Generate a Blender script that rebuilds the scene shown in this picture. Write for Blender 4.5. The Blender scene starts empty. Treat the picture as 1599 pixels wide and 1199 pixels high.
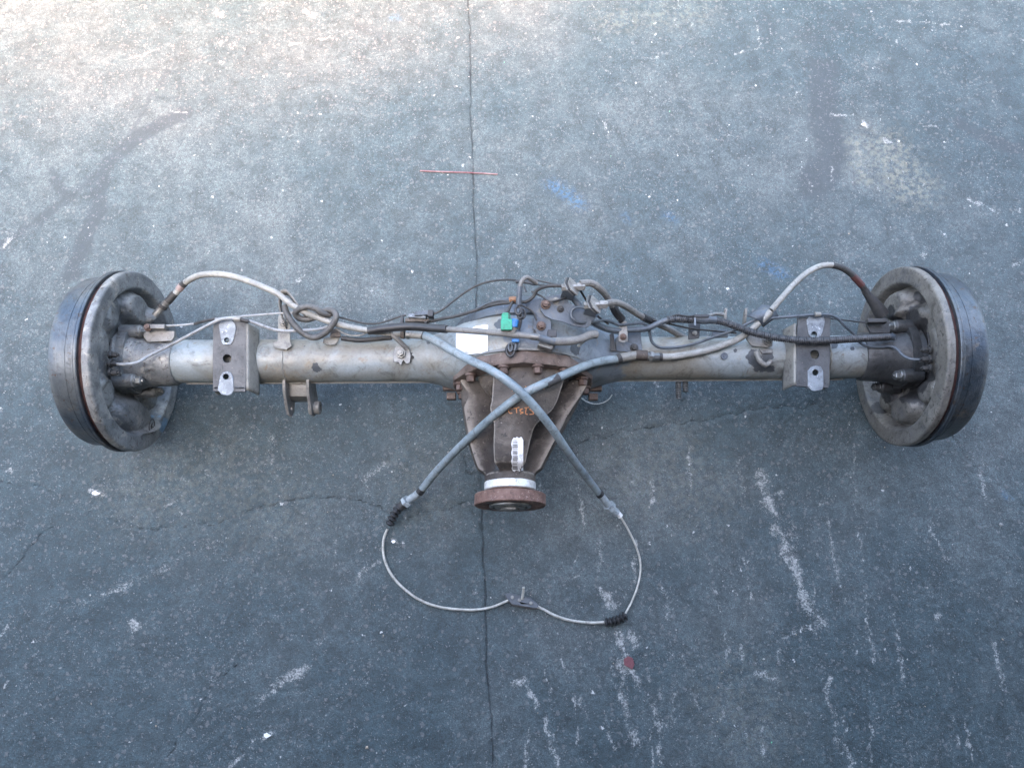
import bpy, math, random
import numpy as np
from mathutils import Vector, Matrix, noise as mnoise
from mathutils.geometry import tessellate_polygon
random.seed(7); rng = np.random.default_rng(7)
R = math.radians
sc = bpy.context.scene
C = sc.collection

# ------------------------------------------------------------------ camera
TH = R(15.0); F = 1150.0; D0 = 1.27; ZA = 0.155; V0 = 0.0335
CAM = Vector((0.0, -D0*(math.sin(TH)+V0*math.cos(TH)), ZA + D0*(math.cos(TH)-V0*math.sin(TH))))
cd = bpy.data.cameras.new('camera'); cam = bpy.data.objects.new('camera', cd); C.objects.link(cam)
cam.location = CAM; cam.rotation_euler = (TH, 0, 0)
cd.sensor_width = 36.0; cd.lens = 36.0*F/1599.0; cd.clip_start = 0.02; cd.clip_end = 500
sc.camera = cam
UPV = Vector((0, math.cos(TH), math.sin(TH))); FWD = Vector((0, math.sin(TH), -math.cos(TH)))

# ------------------------------------------------------------------ sky, sun, exposure
SUN_EL, SUN_ROT = R(57), R(186)
w = bpy.data.worlds.new('World'); sc.world = w; w.use_nodes = True
wn = w.node_tree; bg = wn.nodes['Background']
sky = wn.nodes.new('ShaderNodeTexSky'); sky.sky_type = 'NISHITA'; sky.sun_disc = False
sky.sun_elevation = SUN_EL; sky.sun_rotation = SUN_ROT
sky.air_density = 1.0; sky.dust_density = 7.0; sky.ozone_density = 0.3
wn.links.new(sky.outputs[0], bg.inputs[0]); bg.inputs[1].default_value = 0.15
sl = bpy.data.lights.new('sun', 'SUN'); so = bpy.data.objects.new('sun', sl); C.objects.link(so)
sl.energy = 2.4; sl.angle = R(9.0); sl.color = (1.0, 0.50, 0.29)
sd = Vector((math.sin(SUN_ROT)*math.cos(SUN_EL), math.cos(SUN_ROT)*math.cos(SUN_EL), math.sin(SUN_EL)))
so.rotation_euler = sd.to_track_quat('Z', 'Y').to_euler(); so.location = (0, -6, 7)
sc.view_settings.view_transform = 'Standard'; sc.view_settings.look = 'None'
sc.view_settings.exposure = 3.55; sc.view_settings.gamma = 1.0

# ------------------------------------------------------------------ placing helpers
def P(px, py, z=0.0):
    """point of the place at height z that the photograph shows at (px, py)"""
    d = Vector(((px-799.5)/F, 0, 0)) + UPV*(-(py-599.5)/F) + FWD
    return CAM + d*((z-CAM.z)/d.z)
PHI = R(3.5)
PV = Vector((0, -math.cos(PHI), math.sin(PHI))); UV = Vector((0, math.sin(PHI), math.cos(PHI)))
YAW = 0.0068
def A(x, y, z):   # axle coordinates: y, z measured from the axle's axis
    return Vector((x, y + YAW*x, ZA + z))
def H(x, s, t):   # housing coordinates: s along the pinion, t up
    q = PV*s + UV*t
    return A(x, q.y, q.z)
def smooth(a, b, x):
    t = max(0.0, min(1.0, (x-a)/(b-a))); return t*t*(3-2*t)

# ------------------------------------------------------------------ mesh builder
class MB:
    def __init__(s): s.v = []; s.f = []
    def add(s, vs, fs):
        n = len(s.v); s.v += [Vector(v) for v in vs]; s.f += [tuple(i+n for i in f) for f in fs]; return s
    def grid(s, rows, closed=False):
        m = len(rows[0]); vs = [p for r_ in rows for p in r_]; fs = []
        for i in range(len(rows)-1):
            for j in range(m if closed else m-1):
                k = (j+1) % m
                fs.append((i*m+j, i*m+k, (i+1)*m+k, (i+1)*m+j))
        return s.add(vs, fs)
    def tube(s, pts, r, seg=12, caps=True):
        pts = [Vector(p) for p in pts]; n = len(pts)
        rr = r if isinstance(r, (list, tuple)) else [r]*n
        T = [(pts[min(i+1, n-1)]-pts[max(i-1, 0)]).normalized() for i in range(n)]
        a = T[0].orthogonal().normalized(); rows = []
        for i in range(n):
            a = (a - T[i]*a.dot(T[i]))
            a = a.normalized() if a.length > 1e-6 else T[i].orthogonal().normalized()
            b = T[i].cross(a)
            rows.append([pts[i] + (a*math.cos(2*math.pi*k/seg) + b*math.sin(2*math.pi*k/seg))*rr[i] for k in range(seg)])
        n0 = len(s.v); s.grid(rows, True)
        if caps:
            s.f.append(tuple(n0+k for k in range(seg))[::-1]); s.f.append(tuple(n0+(n-1)*seg+k for k in range(seg)))
        return s
    def lathe(s, prof, o, ax, seg=64):
        """prof: (distance along ax, radius)"""
        o = Vector(o); ax = Vector(ax).normalized(); a = ax.orthogonal().normalized(); b = ax.cross(a)
        return s.grid([[o+ax*h+(a*math.cos(2*math.pi*k/seg)+b*math.sin(2*math.pi*k/seg))*max(r, 1e-5) for k in range(seg)] for h, r in prof], True)
    def box(s, c, ex, ey, ez):
        c = Vector(c); ex = Vector(ex); ey = Vector(ey); ez = Vector(ez)
        vs = [c+ex*i+ey*j+ez*k for i in (-1, 1) for j in (-1, 1) for k in (-1, 1)]
        return s.add(vs, [(0, 1, 3, 2), (4, 6, 7, 5), (0, 4, 5, 1), (2, 3, 7, 6), (0, 2, 6, 4), (1, 5, 7, 3)])
    def plate(s, outer, holes, mp, th, n):
        """flat outline with holes; mp maps 2-D to the top surface; th thickness along -n"""
        loops = [list(outer)] + [list(h) for h in holes]
        flat = [p for l in loops for p in l]; N = len(flat)
        tri = tessellate_polygon([[Vector((p[0], p[1], 0)) for p in l] for l in loops])
        top = [Vector(mp(*p)) for p in flat]; n = Vector(n).normalized()
        vs = top + [p-n*th for p in top]
        fs = [tuple(t) for t in tri] + [tuple(i+N for i in t)[::-1] for t in tri]
        k = 0
        for l in loops:
            m = len(l)
            for i in range(m):
                a, b = k+i, k+(i+1) % m; fs.append((a, b, b+N, a+N))
            k += m
        return s.add(vs, fs)
    def bolt(s, c, ax, r, h, washer=1.35, hole=False):
        c = Vector(c); ax = Vector(ax).normalized()
        if washer: s.lathe([(0, 0), (0, r*washer), (h*.22, r*washer), (h*.3, r*washer*.93), (h*.3, 0)], c, ax, 20)
        o = c+ax*(h*.3)
        prof = [(0, 0), (0, r), (h*.62, r), (h*.72, r*.86), (h*.72, r*.45 if hole else 0)]
        if hole: prof += [(h*1.0, r*.42), (h*1.0, 0)]
        a = ax.orthogonal().normalized(); b = ax.cross(a); q = random.random()*6
        s.grid([[o+ax*hh+(a*math.cos(2*math.pi*k/6+q)+b*math.sin(2*math.pi*k/6+q))*max(rr, 1e-5) for k in range(6)] for hh, rr in prof], True)
        return s

def spline(pts, step=0.004):
    pts = [Vector(p) for p in pts]
    q = [pts[0]*2-pts[1]] + pts + [pts[-1]*2-pts[-2]]; out = []
    for i in range(1, len(q)-2):
        p0, p1, p2, p3 = q[i-1:i+3]
        t0 = 0; t1 = max((p1-p0).length, 1e-6)**.5; t2 = t1+max((p2-p1).length, 1e-6)**.5; t3 = t2+max((p3-p2).length, 1e-6)**.5
        n = max(2, int((p2-p1).length/step))
        for k in range(n):
            t = t1+(t2-t1)*k/n
            a1 = p0*((t1-t)/(t1-t0))+p1*((t-t0)/(t1-t0)); a2 = p1*((t2-t)/(t2-t1))+p2*((t-t1)/(t2-t1)); a3 = p2*((t3-t)/(t3-t2))+p3*((t-t2)/(t3-t2))
            b1 = a1*((t2-t)/(t2-t0))+a2*((t-t0)/(t2-t0)); b2 = a2*((t3-t)/(t3-t1))+a3*((t-t1)/(t3-t1))
            out.append(b1*((t2-t)/(t2-t1))+b2*((t-t1)/(t2-t1)))
    out.append(pts[-1]); return out
def path(l, step=0.004): return spline([P(*p) for p in l], step)
def origin(o):
    l = Vector((0, 0, 0))
    while o: l += o.location; o = o.parent
    return l
def obj(name, mb, m, parent=None, loc=None, sharp=35, attr=None, bevel=0, label=None):
    """links one mesh object; its vertices are given in the place's coordinates"""
    me = bpy.data.meshes.new(name)
    base = origin(parent)
    if loc is None: loc = Vector((0, 0, 0)) if parent else (sum(mb.v, Vector())/len(mb.v))
    if parent is None: loc = Vector((loc[0], loc[1], min(v.z for v in mb.v)))
    off = base+Vector(loc)
    me.from_pydata([v-off for v in mb.v], [], mb.f)
    me.validate()
    import bmesh
    b = bmesh.new(); b.from_mesh(me); bmesh.ops.recalc_face_normals(b, faces=b.faces); b.to_mesh(me); b.free()
    me.polygons.foreach_set('use_smooth', [True]*len(me.polygons)); me.set_sharp_from_angle(angle=R(sharp))
    if attr:
        for nm, fn in attr.items():
            at = me.attributes.new(nm, 'FLOAT', 'POINT'); at.data.foreach_set('value', [fn(v.co+off) for v in me.vertices])
    me.materials.append(m)
    o = bpy.data.objects.new(name, me); C.objects.link(o); o.location = loc
    if parent: o.parent = parent
    if bevel:
        bv = o.modifiers.new('bevel', 'BEVEL'); bv.width = bevel; bv.segments = 2; bv.limit_method = 'ANGLE'; bv.angle_limit = R(50); bv.harden_normals = False
    if label: o['label'] = label
    return o
def thing(name, label, cat, loc, group=None):
    o = bpy.data.objects.new(name, None); C.objects.link(o); o.location = loc; o.empty_display_size = .05
    tag(o, label, cat, group); return o
def tag(o, label, cat, group=None):
    o['label'] = label; o['category'] = cat
    if group: o['group'] = group
    return o

# ------------------------------------------------------------------ materials
class NT:
    def __init__(s, name):
        s.m = bpy.data.materials.new(name); s.m.use_nodes = True; s.t = s.m.node_tree; s.b = s.t.nodes['Principled BSDF']
        s.co = s.t.nodes.new('ShaderNodeTexCoord').outputs['Object']
    def lk(s, v, inp):
        if hasattr(v, 'is_output'): s.t.links.new(v, inp)
        elif isinstance(v, (tuple, list)): inp.default_value = (*v, 1) if len(v) == 3 and len(inp.default_value) == 4 else v
        else: inp.default_value = v
    def noise(s, scale, detail=3, rough=.55, dist=0, vec=None):
        n = s.t.nodes.new('ShaderNodeTexNoise'); n.inputs['Scale'].default_value = scale; n.inputs['Detail'].default_value = detail
        n.inputs['Roughness'].default_value = rough; n.inputs['Distortion'].default_value = dist
        s.t.links.new(vec or s.co, n.inputs['Vector']); return n.outputs['Fac']
    def voro(s, scale, rand=1, vec=None, feature='F1'):
        n = s.t.nodes.new('ShaderNodeTexVoronoi'); n.feature = feature; n.inputs['Scale'].default_value = scale; n.inputs['Randomness'].default_value = rand
        s.t.links.new(vec or s.co, n.inputs['Vector']); return n.outputs['Distance'], n.outputs.get('Color')
    def math(s, op, a, b=0.0, c=None, clamp=False):
        n = s.t.nodes.new('ShaderNodeMath'); n.operation = op; n.use_clamp = clamp
        s.lk(a, n.inputs[0]); s.lk(b, n.inputs[1])
        if c is not None: s.lk(c, n.inputs[2])
        return n.outputs[0]
    def ramp(s, v, a, b, lo=0.0, hi=1.0):
        n = s.t.nodes.new('ShaderNodeMapRange'); n.interpolation_type = 'SMOOTHSTEP'; s.lk(v, n.inputs[0])
        for i, x in zip((1, 2, 3, 4), (a, b, lo, hi)): n.inputs[i].default_value = x
        return n.outputs[0]
    def mix(s, f, a, b, mode='MIX'):
        n = s.t.nodes.new('ShaderNodeMix'); n.data_type = 'RGBA'; n.blend_type = mode
        s.lk(f, n.inputs[0]); s.lk(a, n.inputs[6]); s.lk(b, n.inputs[7]); return n.outputs[2]
    def attr(s, name):
        n = s.t.nodes.new('ShaderNodeAttribute'); n.attribute_name = name; return n.outputs['Fac']
    def attrc(s, name):
        n = s.t.nodes.new('ShaderNodeAttribute'); n.attribute_name = name; return n.outputs['Color']
    def xyz(s):
        n = s.t.nodes.new('ShaderNodeSeparateXYZ'); s.t.links.new(s.co, n.inputs[0]); return n.outputs
    def gray(s, c):
        n = s.t.nodes.new('ShaderNodeSeparateColor'); s.t.links.new(c, n.inputs[0]); return n.outputs[0]
    def bump(s, h, strength, dist):
        n = s.t.nodes.new('ShaderNodeBump'); n.inputs['Strength'].default_value = strength; n.inputs['Distance'].default_value = dist
        s.t.links.new(h, n.inputs['Height']); s.t.links.new(n.outputs[0], s.b.inputs['Normal'])
    def out(s, col, rough, metal=0.0, spec=.5):
        s.lk(col, s.b.inputs['Base Color']); s.lk(rough, s.b.inputs['Roughness']); s.lk(metal, s.b.inputs['Metallic'])
        s.b.inputs['Specular IOR Level'].default_value = spec; return s.m
def mat(name, c1, c2, rough=.5, metal=0.0, scale=25, spot=None, spot_amt=.0, spot_scale=90, bump=.3, dust=None, dust_amt=.5, grain=.25, patch=None, tone=None):
    n = NT(name); k_ = tone if tone else .66
    c1, c2 = [c*k_ for c in c1], [c*k_ for c in c2]
    if dust: dust = [c*k_ for c in dust]
    if spot: spot = [c*k_ for c in spot]
    col = n.mix(n.ramp(n.noise(scale, 4, .6, .4), .35, .65), c1, c2)
    g = n.noise(scale*14, 3, .6)
    col = n.mix(1.0, col, n.mix(g, (1-grain,)*3, (1+grain,)*3), 'MULTIPLY')
    if dust: col = n.mix(n.ramp(n.noise(scale*1.7, 5, .65, .8), .62-.3*dust_amt, .78-.3*dust_amt, 0, .85), col, dust)
    if patch: col = n.mix(n.ramp(n.math('ADD', n.attr('patch'), n.math('MULTIPLY', n.noise(110, 4, .6), .5)), .62, .72), col, patch)
    if spot: col = n.mix(n.ramp(n.noise(spot_scale, 4, .65, .3), .72-.3*spot_amt, .77-.3*spot_amt, 0, .9), col, spot)
    col = n.mix(n.ramp(n.noise(scale*2.3, 6, .72, 1.2), .50, .66, 0, .62), col, n.mix(1.0, col, (.36, .345, .33), 'MULTIPLY'))
    r = n.math('ADD', rough-.12, n.math('MULTIPLY', n.noise(scale*3, 3), .24))
    n.bump(n.math('ADD', n.noise(scale*9, 5, .65), n.math('MULTIPLY', n.noise(scale*30, 2), .4)), bump, .0012)
    return n.out(col, r, metal)

M = {}
def housing_material():
    n = NT('housing_paint'); x, y, z = n.xyz()
    big = n.noise(9, 4, .6, .5); mid = n.noise(38, 5, .65, .6); fine = n.noise(260, 3, .6)
    col = n.mix(n.ramp(big, .35, .65), (.18, .17, .142), (.24, .275, .285))
    # the banjo's right half kept its blue-grey paint, greasy and chipped
    k = n.math('MULTIPLY', n.ramp(x, -.06, .02), n.ramp(x, .15, .21, 1, 0))
    k = n.ramp(n.math('ADD', k, n.math('MULTIPLY', n.math('SUBTRACT', mid, .5), 1.5)), .42, .62)
    col = n.mix(k, col, n.mix(n.ramp(big, .4, .6), (.115, .14, .165), (.19, .215, .235)))
    col = n.mix(n.ramp(n.noise(22, 5, .7, 1.0), .60, .70, 0, .55), col, (.23, .185, .125))
    col = n.mix(n.ramp(n.noise(95, 4, .7, .4), .66, .70, 0, .7), col, (.13, .105, .085))
    col = n.mix(n.ramp(n.math('ADD', n.attr('patch'), n.math('MULTIPLY', n.math('SUBTRACT', n.noise(95, 4, .65), .5), .8)), .5, .56, 0, .93), col, (.045, .052, .06))
    col = n.mix(n.ramp(n.noise(170, 3, .7), .73, .77, 0, .8), col, (.5, .5, .48))
    col = n.mix(n.ramp(n.noise(30, 7, .75, 1.5), .50, .66, 0, .6), col, n.mix(1.0, col, (.38, .36, .33), 'MULTIPLY'))
    col = n.mix(n.ramp(n.noise(55, 6, .75, .6), .60, .66, 0, .6), col, (.17, .12, .075))
    col = n.mix(1.0, col, n.mix(fine, (.78,)*3, (1.2,)*3), 'MULTIPLY')
    n.bump(n.math('ADD', n.math('MULTIPLY', mid, .8), n.math('ADD', fine, n.math('MULTIPLY', n.attr('patch'), -.6))), .45, .0009)
    return n.out(col, n.ramp(mid, .3, .7, .38, .62), 0.15)
M['housing'] = housing_material()
M['iron'] = mat('cast_iron_brown', (.088, .070, .058), (.145, .122, .102), .68, .1, 16, (.21, .175, .14), .35, 120, .8, (.20, .18, .155), .35)
def carrier_material():
    n = NT('carrier_iron'); g = n.t.nodes.new('ShaderNodeNewGeometry').outputs['Pointiness']
    col = n.mix(n.ramp(n.noise(14, 5, .6, .5), .35, .65), (.036, .029, .025), (.090, .076, .063))
    col = n.mix(n.ramp(n.noise(26, 6, .7, .8), .52, .66, 0, .6), col, (.14, .122, .10))
    col = n.mix(n.ramp(n.math('ADD', g, n.math('MULTIPLY', n.noise(70, 4, .7), .05)), .535, .57, 0, .7), col, (.26, .23, .195))
    col = n.mix(n.ramp(n.noise(85, 5, .75), .58, .66, 0, .85), col, (.018, .016, .015))
    col = n.mix(n.ramp(n.noise(210, 3, .7), .66, .71, 0, .8), col, (.27, .245, .2))
    col = n.mix(n.attr('patch'), col, (.10, .125, .145))
    n.bump(n.math('ADD', n.noise(300, 4, .7), n.math('MULTIPLY', n.noise(90, 3), .8)), .8, .0013)
    return n.out(col, n.ramp(n.noise(50, 4), .3, .7, .5, .75), .15)
M['carrier'] = carrier_material()
M['iron_rim'] = mat('cast_iron_rim', (.13, .095, .08), (.2, .155, .13), .7, .1, 30, (.3, .26, .22), .3, 150, .6, tone=.78)
M['rust'] = mat('rusty_steel', (.150, .082, .062), (.21, .125, .098), .75, .1, 40, (.36, .25, .21), .45, 220, .7, tone=.78)
M['bolt_rust'] = mat('rusty_bolt', (.12, .078, .062), (.175, .125, .105), .6, .35, 60, (.34, .27, .21), .3, 300, .4, tone=.78)
M['zinc'] = mat('dull_zinc', (.33, .33, .31), (.22, .22, .21), .45, .6, 50, (.20, .15, .09), .2, 200, .3)
M['zinc_bright'] = mat('bright_zinc', (.24, .27, .29), (.15, .17, .19), .42, .35, 60, (.5, .53, .55), .35, 130, .4, tone=.82)
M['ferrule'] = mat('plated_ferrule', (.38, .43, .45), (.26, .30, .32), .45, .2, 70, (.55, .58, .58), .3, 160, .4, tone=.95)
M['steel_worn'] = mat('worn_steel', (.34, .35, .34), (.24, .25, .25), .42, .75, 40, (.15, .1, .07), .2, 180, .3)
M['drum'] = mat('drum_steel', (.066, .092, .12), (.15, .165, .17), .34, .45, 13, (.10, .07, .05), .38, 130, .7, (.30, .245, .185), .12, patch=(.10, .15, .21))
M['plate_light'] = mat('backing_plate_grey', (.10, .108, .112), (.195, .20, .195), .46, .25, 22, (.07, .06, .05), .42, 150, .85, (.30, .285, .25), .3, patch=(.12, .19, .26), tone=1.05)
M['plate_dark'] = mat('backing_plate_mottled', (.135, .128, .112), (.19, .18, .16), .5, .2, 22, (.06, .055, .05), .42, 150, .85, (.10, .10, .10), .38, patch=(.035, .034, .034), tone=.92)
M['groove'] = mat('rusted_groove', (.045, .016, .013), (.075, .03, .025), .8, 0, 60)
M['black'] = mat('black_plastic', (.022, .023, .025), (.035, .036, .038), .45, 0, 60, (.12, .12, .12), .1, 200, .25)
M['knot_hose'] = mat('dark_dusty_hose', (.085, .085, .083), (.15, .148, .14), .62, 0, 40, (.05, .045, .04), .25, 140, .35, tone=.6)
M['dark_rubber'] = mat('dark_rubber', (.05, .05, .05), (.085, .083, .08), .6, 0, 45, (.17, .16, .145), .25, 160, .35, tone=.45)
M['grey_hose'] = mat('dusty_grey_hose', (.15, .148, .14), (.22, .215, .2), .62, 0, 40, (.09, .08, .07), .25, 140, .35, tone=.78)
M['pale_hose'] = mat('pale_dusty_hose', (.26, .26, .24), (.35, .35, .325), .55, 0, 30, (.14, .125, .10), .12, 120, .3, (.29, .28, .25), .25, tone=.78)
M['blue_hose'] = mat('pale_blue_grey_hose', (.185, .235, .26), (.27, .325, .345), .5, 0, 26, (.12, .125, .13), .16, 120, .3, (.25, .27, .28), .3, tone=.78)
M['line'] = mat('coated_brake_line', (.26, .275, .285), (.36, .37, .37), .45, .1, 35, (.13, .12, .11), .15, 200, .2, tone=.78)
M['conduit'] = mat('dark_conduit_plastic', (.045, .048, .053), (.075, .078, .083), .5, 0, 35, (.16, .16, .15), .15, 200, .3)
M['line_blue'] = mat('blue_grey_brake_line', (.08, .10, .12), (.13, .15, .17), .45, .1, 35, (.3, .3, .3), .1, 200, .2)
M['bracket_blue'] = mat('blue_grey_bracket', (.085, .105, .13), (.14, .165, .19), .5, .2, 22, (.33, .34, .33), .15, 150, .4, (.20, .195, .175), .3)
M['bracket'] = mat('painted_bracket', (.20, .195, .175), (.30, .29, .27), .5, .3, 30, (.12, .10, .085), .25, 120, .4, tone=.78)
M['perch'] = mat('perch_steel', (.070, .074, .077), (.112, .115, .116), .45, .45, 40, (.20, .18, .16), .2, 200, .4)
M['perch_light'] = mat('perch_edge_paint', (.34, .33, .29), (.28, .275, .25), .5, .2, 30, (.17, .12, .08), .25, 90, .4)
M['wire'] = mat('whitish_steel_wire', (.50, .49, .44), (.36, .35, .31), .45, .2, 90, (.2, .17, .13), .15, 300, .3, tone=.92)
M['white_ring'] = mat('white_seal_ring', (.68, .68, .65), (.55, .55, .53), .4, .2, 60, (.3, .28, .25), .15, 160, .2, tone=.92)
M['sticker'] = mat('white_sticker', (.82, .82, .82), (.78, .78, .78), .45, 0, 20, (.6, .6, .58), .0, 100, .1, grain=.04, tone=.92)
M['ink'] = mat('black_ink', (.03, .03, .03), (.05, .05, .05), .6)
M['orange'] = mat('orange_paint_marker', (.62, .26, .09), (.52, .22, .09), .55, 0, 200, (.14, .10, .08), .35, 400, tone=.92)
M['green'] = mat('green_plastic', (.015, .36, .20), (.02, .42, .25), .4, 0, 60, (.1, .5, .35), .1, 200, .15, grain=.08, tone=.6)
M['blue'] = mat('blue_plastic', (.015, .11, .30), (.02, .15, .36), .4, 0, 60, grain=.1, tone=.92)
M['orange_tape'] = mat('orange_brown_tape', (.25, .11, .05), (.34, .18, .09), .5, 0, 80)
M['pink'] = mat('pinkish_band', (.34, .25, .23), (.40, .31, .28), .5, 0, 80)
M['red_band'] = mat('dull_red_band', (.085, .028, .025), (.12, .045, .04), .5, 0, 80)
M['red_flake'] = mat('dull_red_plastic', (.13, .035, .045), (.17, .055, .06), .5, 0, 60, tone=.92)
M['red_stick'] = mat('red_paint_strip', (.17, .06, .07), (.30, .19, .19), .5, 0, 25, tone=.92)
M['grit'] = None

# ------------------------------------------------------------------ asphalt
def asphalt_material():
    n = NT('asphalt'); x, y, z = n.xyz()
    big = n.noise(1.6, 5, .6, .3); mid = n.noise(9, 5, .6, .3); fine = n.noise(520, 3, .7); med = n.noise(130, 4, .65)
    worn_lit = n.attr('worn')
    k = n.math('ADD', n.math('MULTIPLY', n.math('SUBTRACT', big, .5), 1.7), n.math('ADD', worn_lit, n.math('MULTIPLY', n.math('SUBTRACT', mid, .5), .75)))
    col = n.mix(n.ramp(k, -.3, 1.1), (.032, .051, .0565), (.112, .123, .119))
    col = n.mix(1.0, col, n.mix(n.ramp(n.noise(24, 6, .7, .5), .3, .7), (.74,)*3, (1.26,)*3), 'MULTIPLY')
    col = n.mix(1.0, col, n.mix(n.ramp(med, .3, .7), (.72,)*3, (1.28,)*3), 'MULTIPLY')
    col = n.mix(1.0, col, n.mix(n.ramp(fine, .3, .7), (.62,)*3, (1.36,)*3), 'MULTIPLY')
    # sealer stains
    dk = n.ramp(n.math('ADD', n.attr('dark'), n.math('MULTIPLY', n.math('SUBTRACT', n.noise(28, 5, .65), .5), .35)), .33, .52, 0, .62)
    col = n.mix(dk, col, (.040, .048, .052))
    tn = n.math('MULTIPLY', n.attr('tan'), n.ramp(n.noise(75, 5, .75), .42, .62))
    col = n.mix(n.math('MULTIPLY', tn, .5), col, (.27, .255, .19))
    # aggregate chips of several sizes, ragged
    nz = n.t.nodes.new('ShaderNodeTexNoise'); nz.inputs['Scale'].default_value = 230; nz.inputs['Detail'].default_value = 3; n.t.links.new(n.co, nz.inputs['Vector'])
    vm = n.t.nodes.new('ShaderNodeVectorMath'); vm.operation = 'MULTIPLY_ADD'; n.t.links.new(nz.outputs['Color'], vm.inputs[0]); vm.inputs[1].default_value = (.011,)*3; n.t.links.new(n.co, vm.inputs[2]); rv = vm.outputs[0]
    dens = n.ramp(n.math('ADD', n.noise(5, 4, .6), n.math('MULTIPLY', n.noise(40, 4, .7), .6)), .6, 1.05)
    hs = []
    for sc_, thr, rad, c_, amt in ((95, .72, .34, (.135, .137, .135), .6), (190, .84, .34, (.17, .172, .17), .65), (430, .87, .36, (.33, .33, .32), .65)):
        d, c = n.voro(sc_, 1, rv); r_ = n.gray(c)
        pick = n.ramp(n.math('ADD', r_, n.math('MULTIPLY', dens, .14)), thr+.06, thr+.14)
        m_ = n.math('MULTIPLY', pick, n.ramp(n.math('ADD', d, n.math('MULTIPLY', n.math('SUBTRACT', fine, .5), .35)), rad-.08, rad+.02, 1, 0))
        col = n.mix(n.math('MULTIPLY', m_, amt), col, c_); hs.append(m_)
    # rare bright chips
    d, c = n.voro(62, 1, rv); m_ = n.math('MULTIPLY', n.ramp(n.gray(c), .966, .972), n.ramp(n.math('ADD', d, n.math('MULTIPLY', med, .3)), .27, .32, 1, 0))
    col = n.mix(m_, col, (.42, .42, .40))
    col = n.mix(n.math('MULTIPLY', dk, .55), col, (.034, .043, .048))
    # pale scrapes left by things dragged over the ground
    sca = n.math('MULTIPLY', n.attr('scrape'), n.ramp(n.noise(26, 4, .7), .33, .60, .35, 1.15))
    scn = n.math('ADD', n.math('MULTIPLY', n.noise(110, 5, .8), .62), n.math('MULTIPLY', n.noise(430, 3, .8), .70))
    s_ = n.ramp(n.math('ADD', n.math('MULTIPLY', sca, .42), scn), .84, .96)
    s_ = n.math('MULTIPLY', n.math('MULTIPLY', s_, n.ramp(sca, .04, .3)), n.ramp(n.math('ADD', n.math('MULTIPLY', n.noise(260, 4, .85), .7), n.math('MULTIPLY', n.noise(70, 3, .7), .3)), .44, .56, .05, 1))
    col = n.mix(n.math('MULTIPLY', s_, .8), col, (.40, .40, .375))
    col = n.mix(n.math('MULTIPLY', n.ramp(sca, .1, 1.0, 0, .14), n.ramp(scn, .5, .8)), col, (.30, .30, .28))
    b_ = n.math('MULTIPLY', n.attr('blue'), n.ramp(n.noise(120, 4, .7), .44, .54))
    col = n.mix(n.math('MULTIPLY', b_, .45), col, (.05, .15, .28))
    cr = n.attr('crack')
    cm = n.ramp(n.math('ADD', cr, n.math('MULTIPLY', n.math('SUBTRACT', med, .5), .006)), .0004, .0016, 1, 0)
    cm = n.math('MULTIPLY', cm, n.ramp(n.noise(30, 3), .40, .58, .05, .75))
    se = n.math('ABSOLUTE', n.math('ADD', n.attr('seam'), n.math('MULTIPLY', n.math('SUBTRACT', n.noise(75, 6, .8), .5), .012)))
    sm = n.math('MULTIPLY', n.ramp(se, .0006, .0020, 1, 0), n.ramp(n.noise(22, 4, .7), .35, .6, .3, .9))
    dm = n.math('MAXIMUM', cm, sm)
    col = n.mix(n.math('MULTIPLY', dm, .82), col, (.012, .014, .015))
    h = n.math('ADD', n.math('MULTIPLY', n.noise(900, 2), .5), n.math('MULTIPLY', n.noise(260, 4, .7), 1.2))
    h = n.math('ADD', h, n.math('ADD', n.math('MULTIPLY', hs[0], .5), n.math('MULTIPLY', hs[1], .35)))
    h = n.math('SUBTRACT', h, n.math('MULTIPLY', dm, 1.6))
    n.bump(h, .75, .0016)
    return n.out(col, n.ramp(med, .3, .7, .50, .74), 0, .45)

def seg_dist(GX, GY, pts):
    d = np.full(GX.shape, 9.0)
    for a, b in zip(pts[:-1], pts[1:]):
        ax, ay, bx, by = a.x, a.y, b.x, b.y
        L = max((bx-ax)**2+(by-ay)**2, 1e-9)
        t = np.clip(((GX-ax)*(bx-ax)+(GY-ay)*(by-ay))/L, 0, 1)
        d = np.minimum(d, np.hypot(GX-ax-t*(bx-ax), GY-ay-t*(by-ay)))
    return d
def vnoise(GX, GY, s, seed):
    g = np.random.default_rng(seed).random((257, 257)); X = GX*s+1000.3; Y = GY*s+1000.7
    xi = np.floor(X).astype(int); yi = np.floor(Y).astype(int); fx = X-xi; fy = Y-yi; fx = fx*fx*(3-2*fx); fy = fy*fy*(3-2*fy)
    a = lambda i, j: g[(xi+i) % 257, (yi+j) % 257]
    return (a(0, 0)*(1-fx)+a(1, 0)*fx)*(1-fy)+(a(0, 1)*(1-fx)+a(1, 1)*fx)*fy
def axis(a, b, st, far):
    core = np.arange(a, b+st/2, st); out = []; s = st*1.5; p = b
    while p < far: p += s; out.append(p); s *= 1.35
    lo = []; s = st*1.5; p = a
    while p > -far: p -= s; lo.append(p); s *= 1.35
    return np.array(lo[::-1]+list(core)+out)
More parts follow.
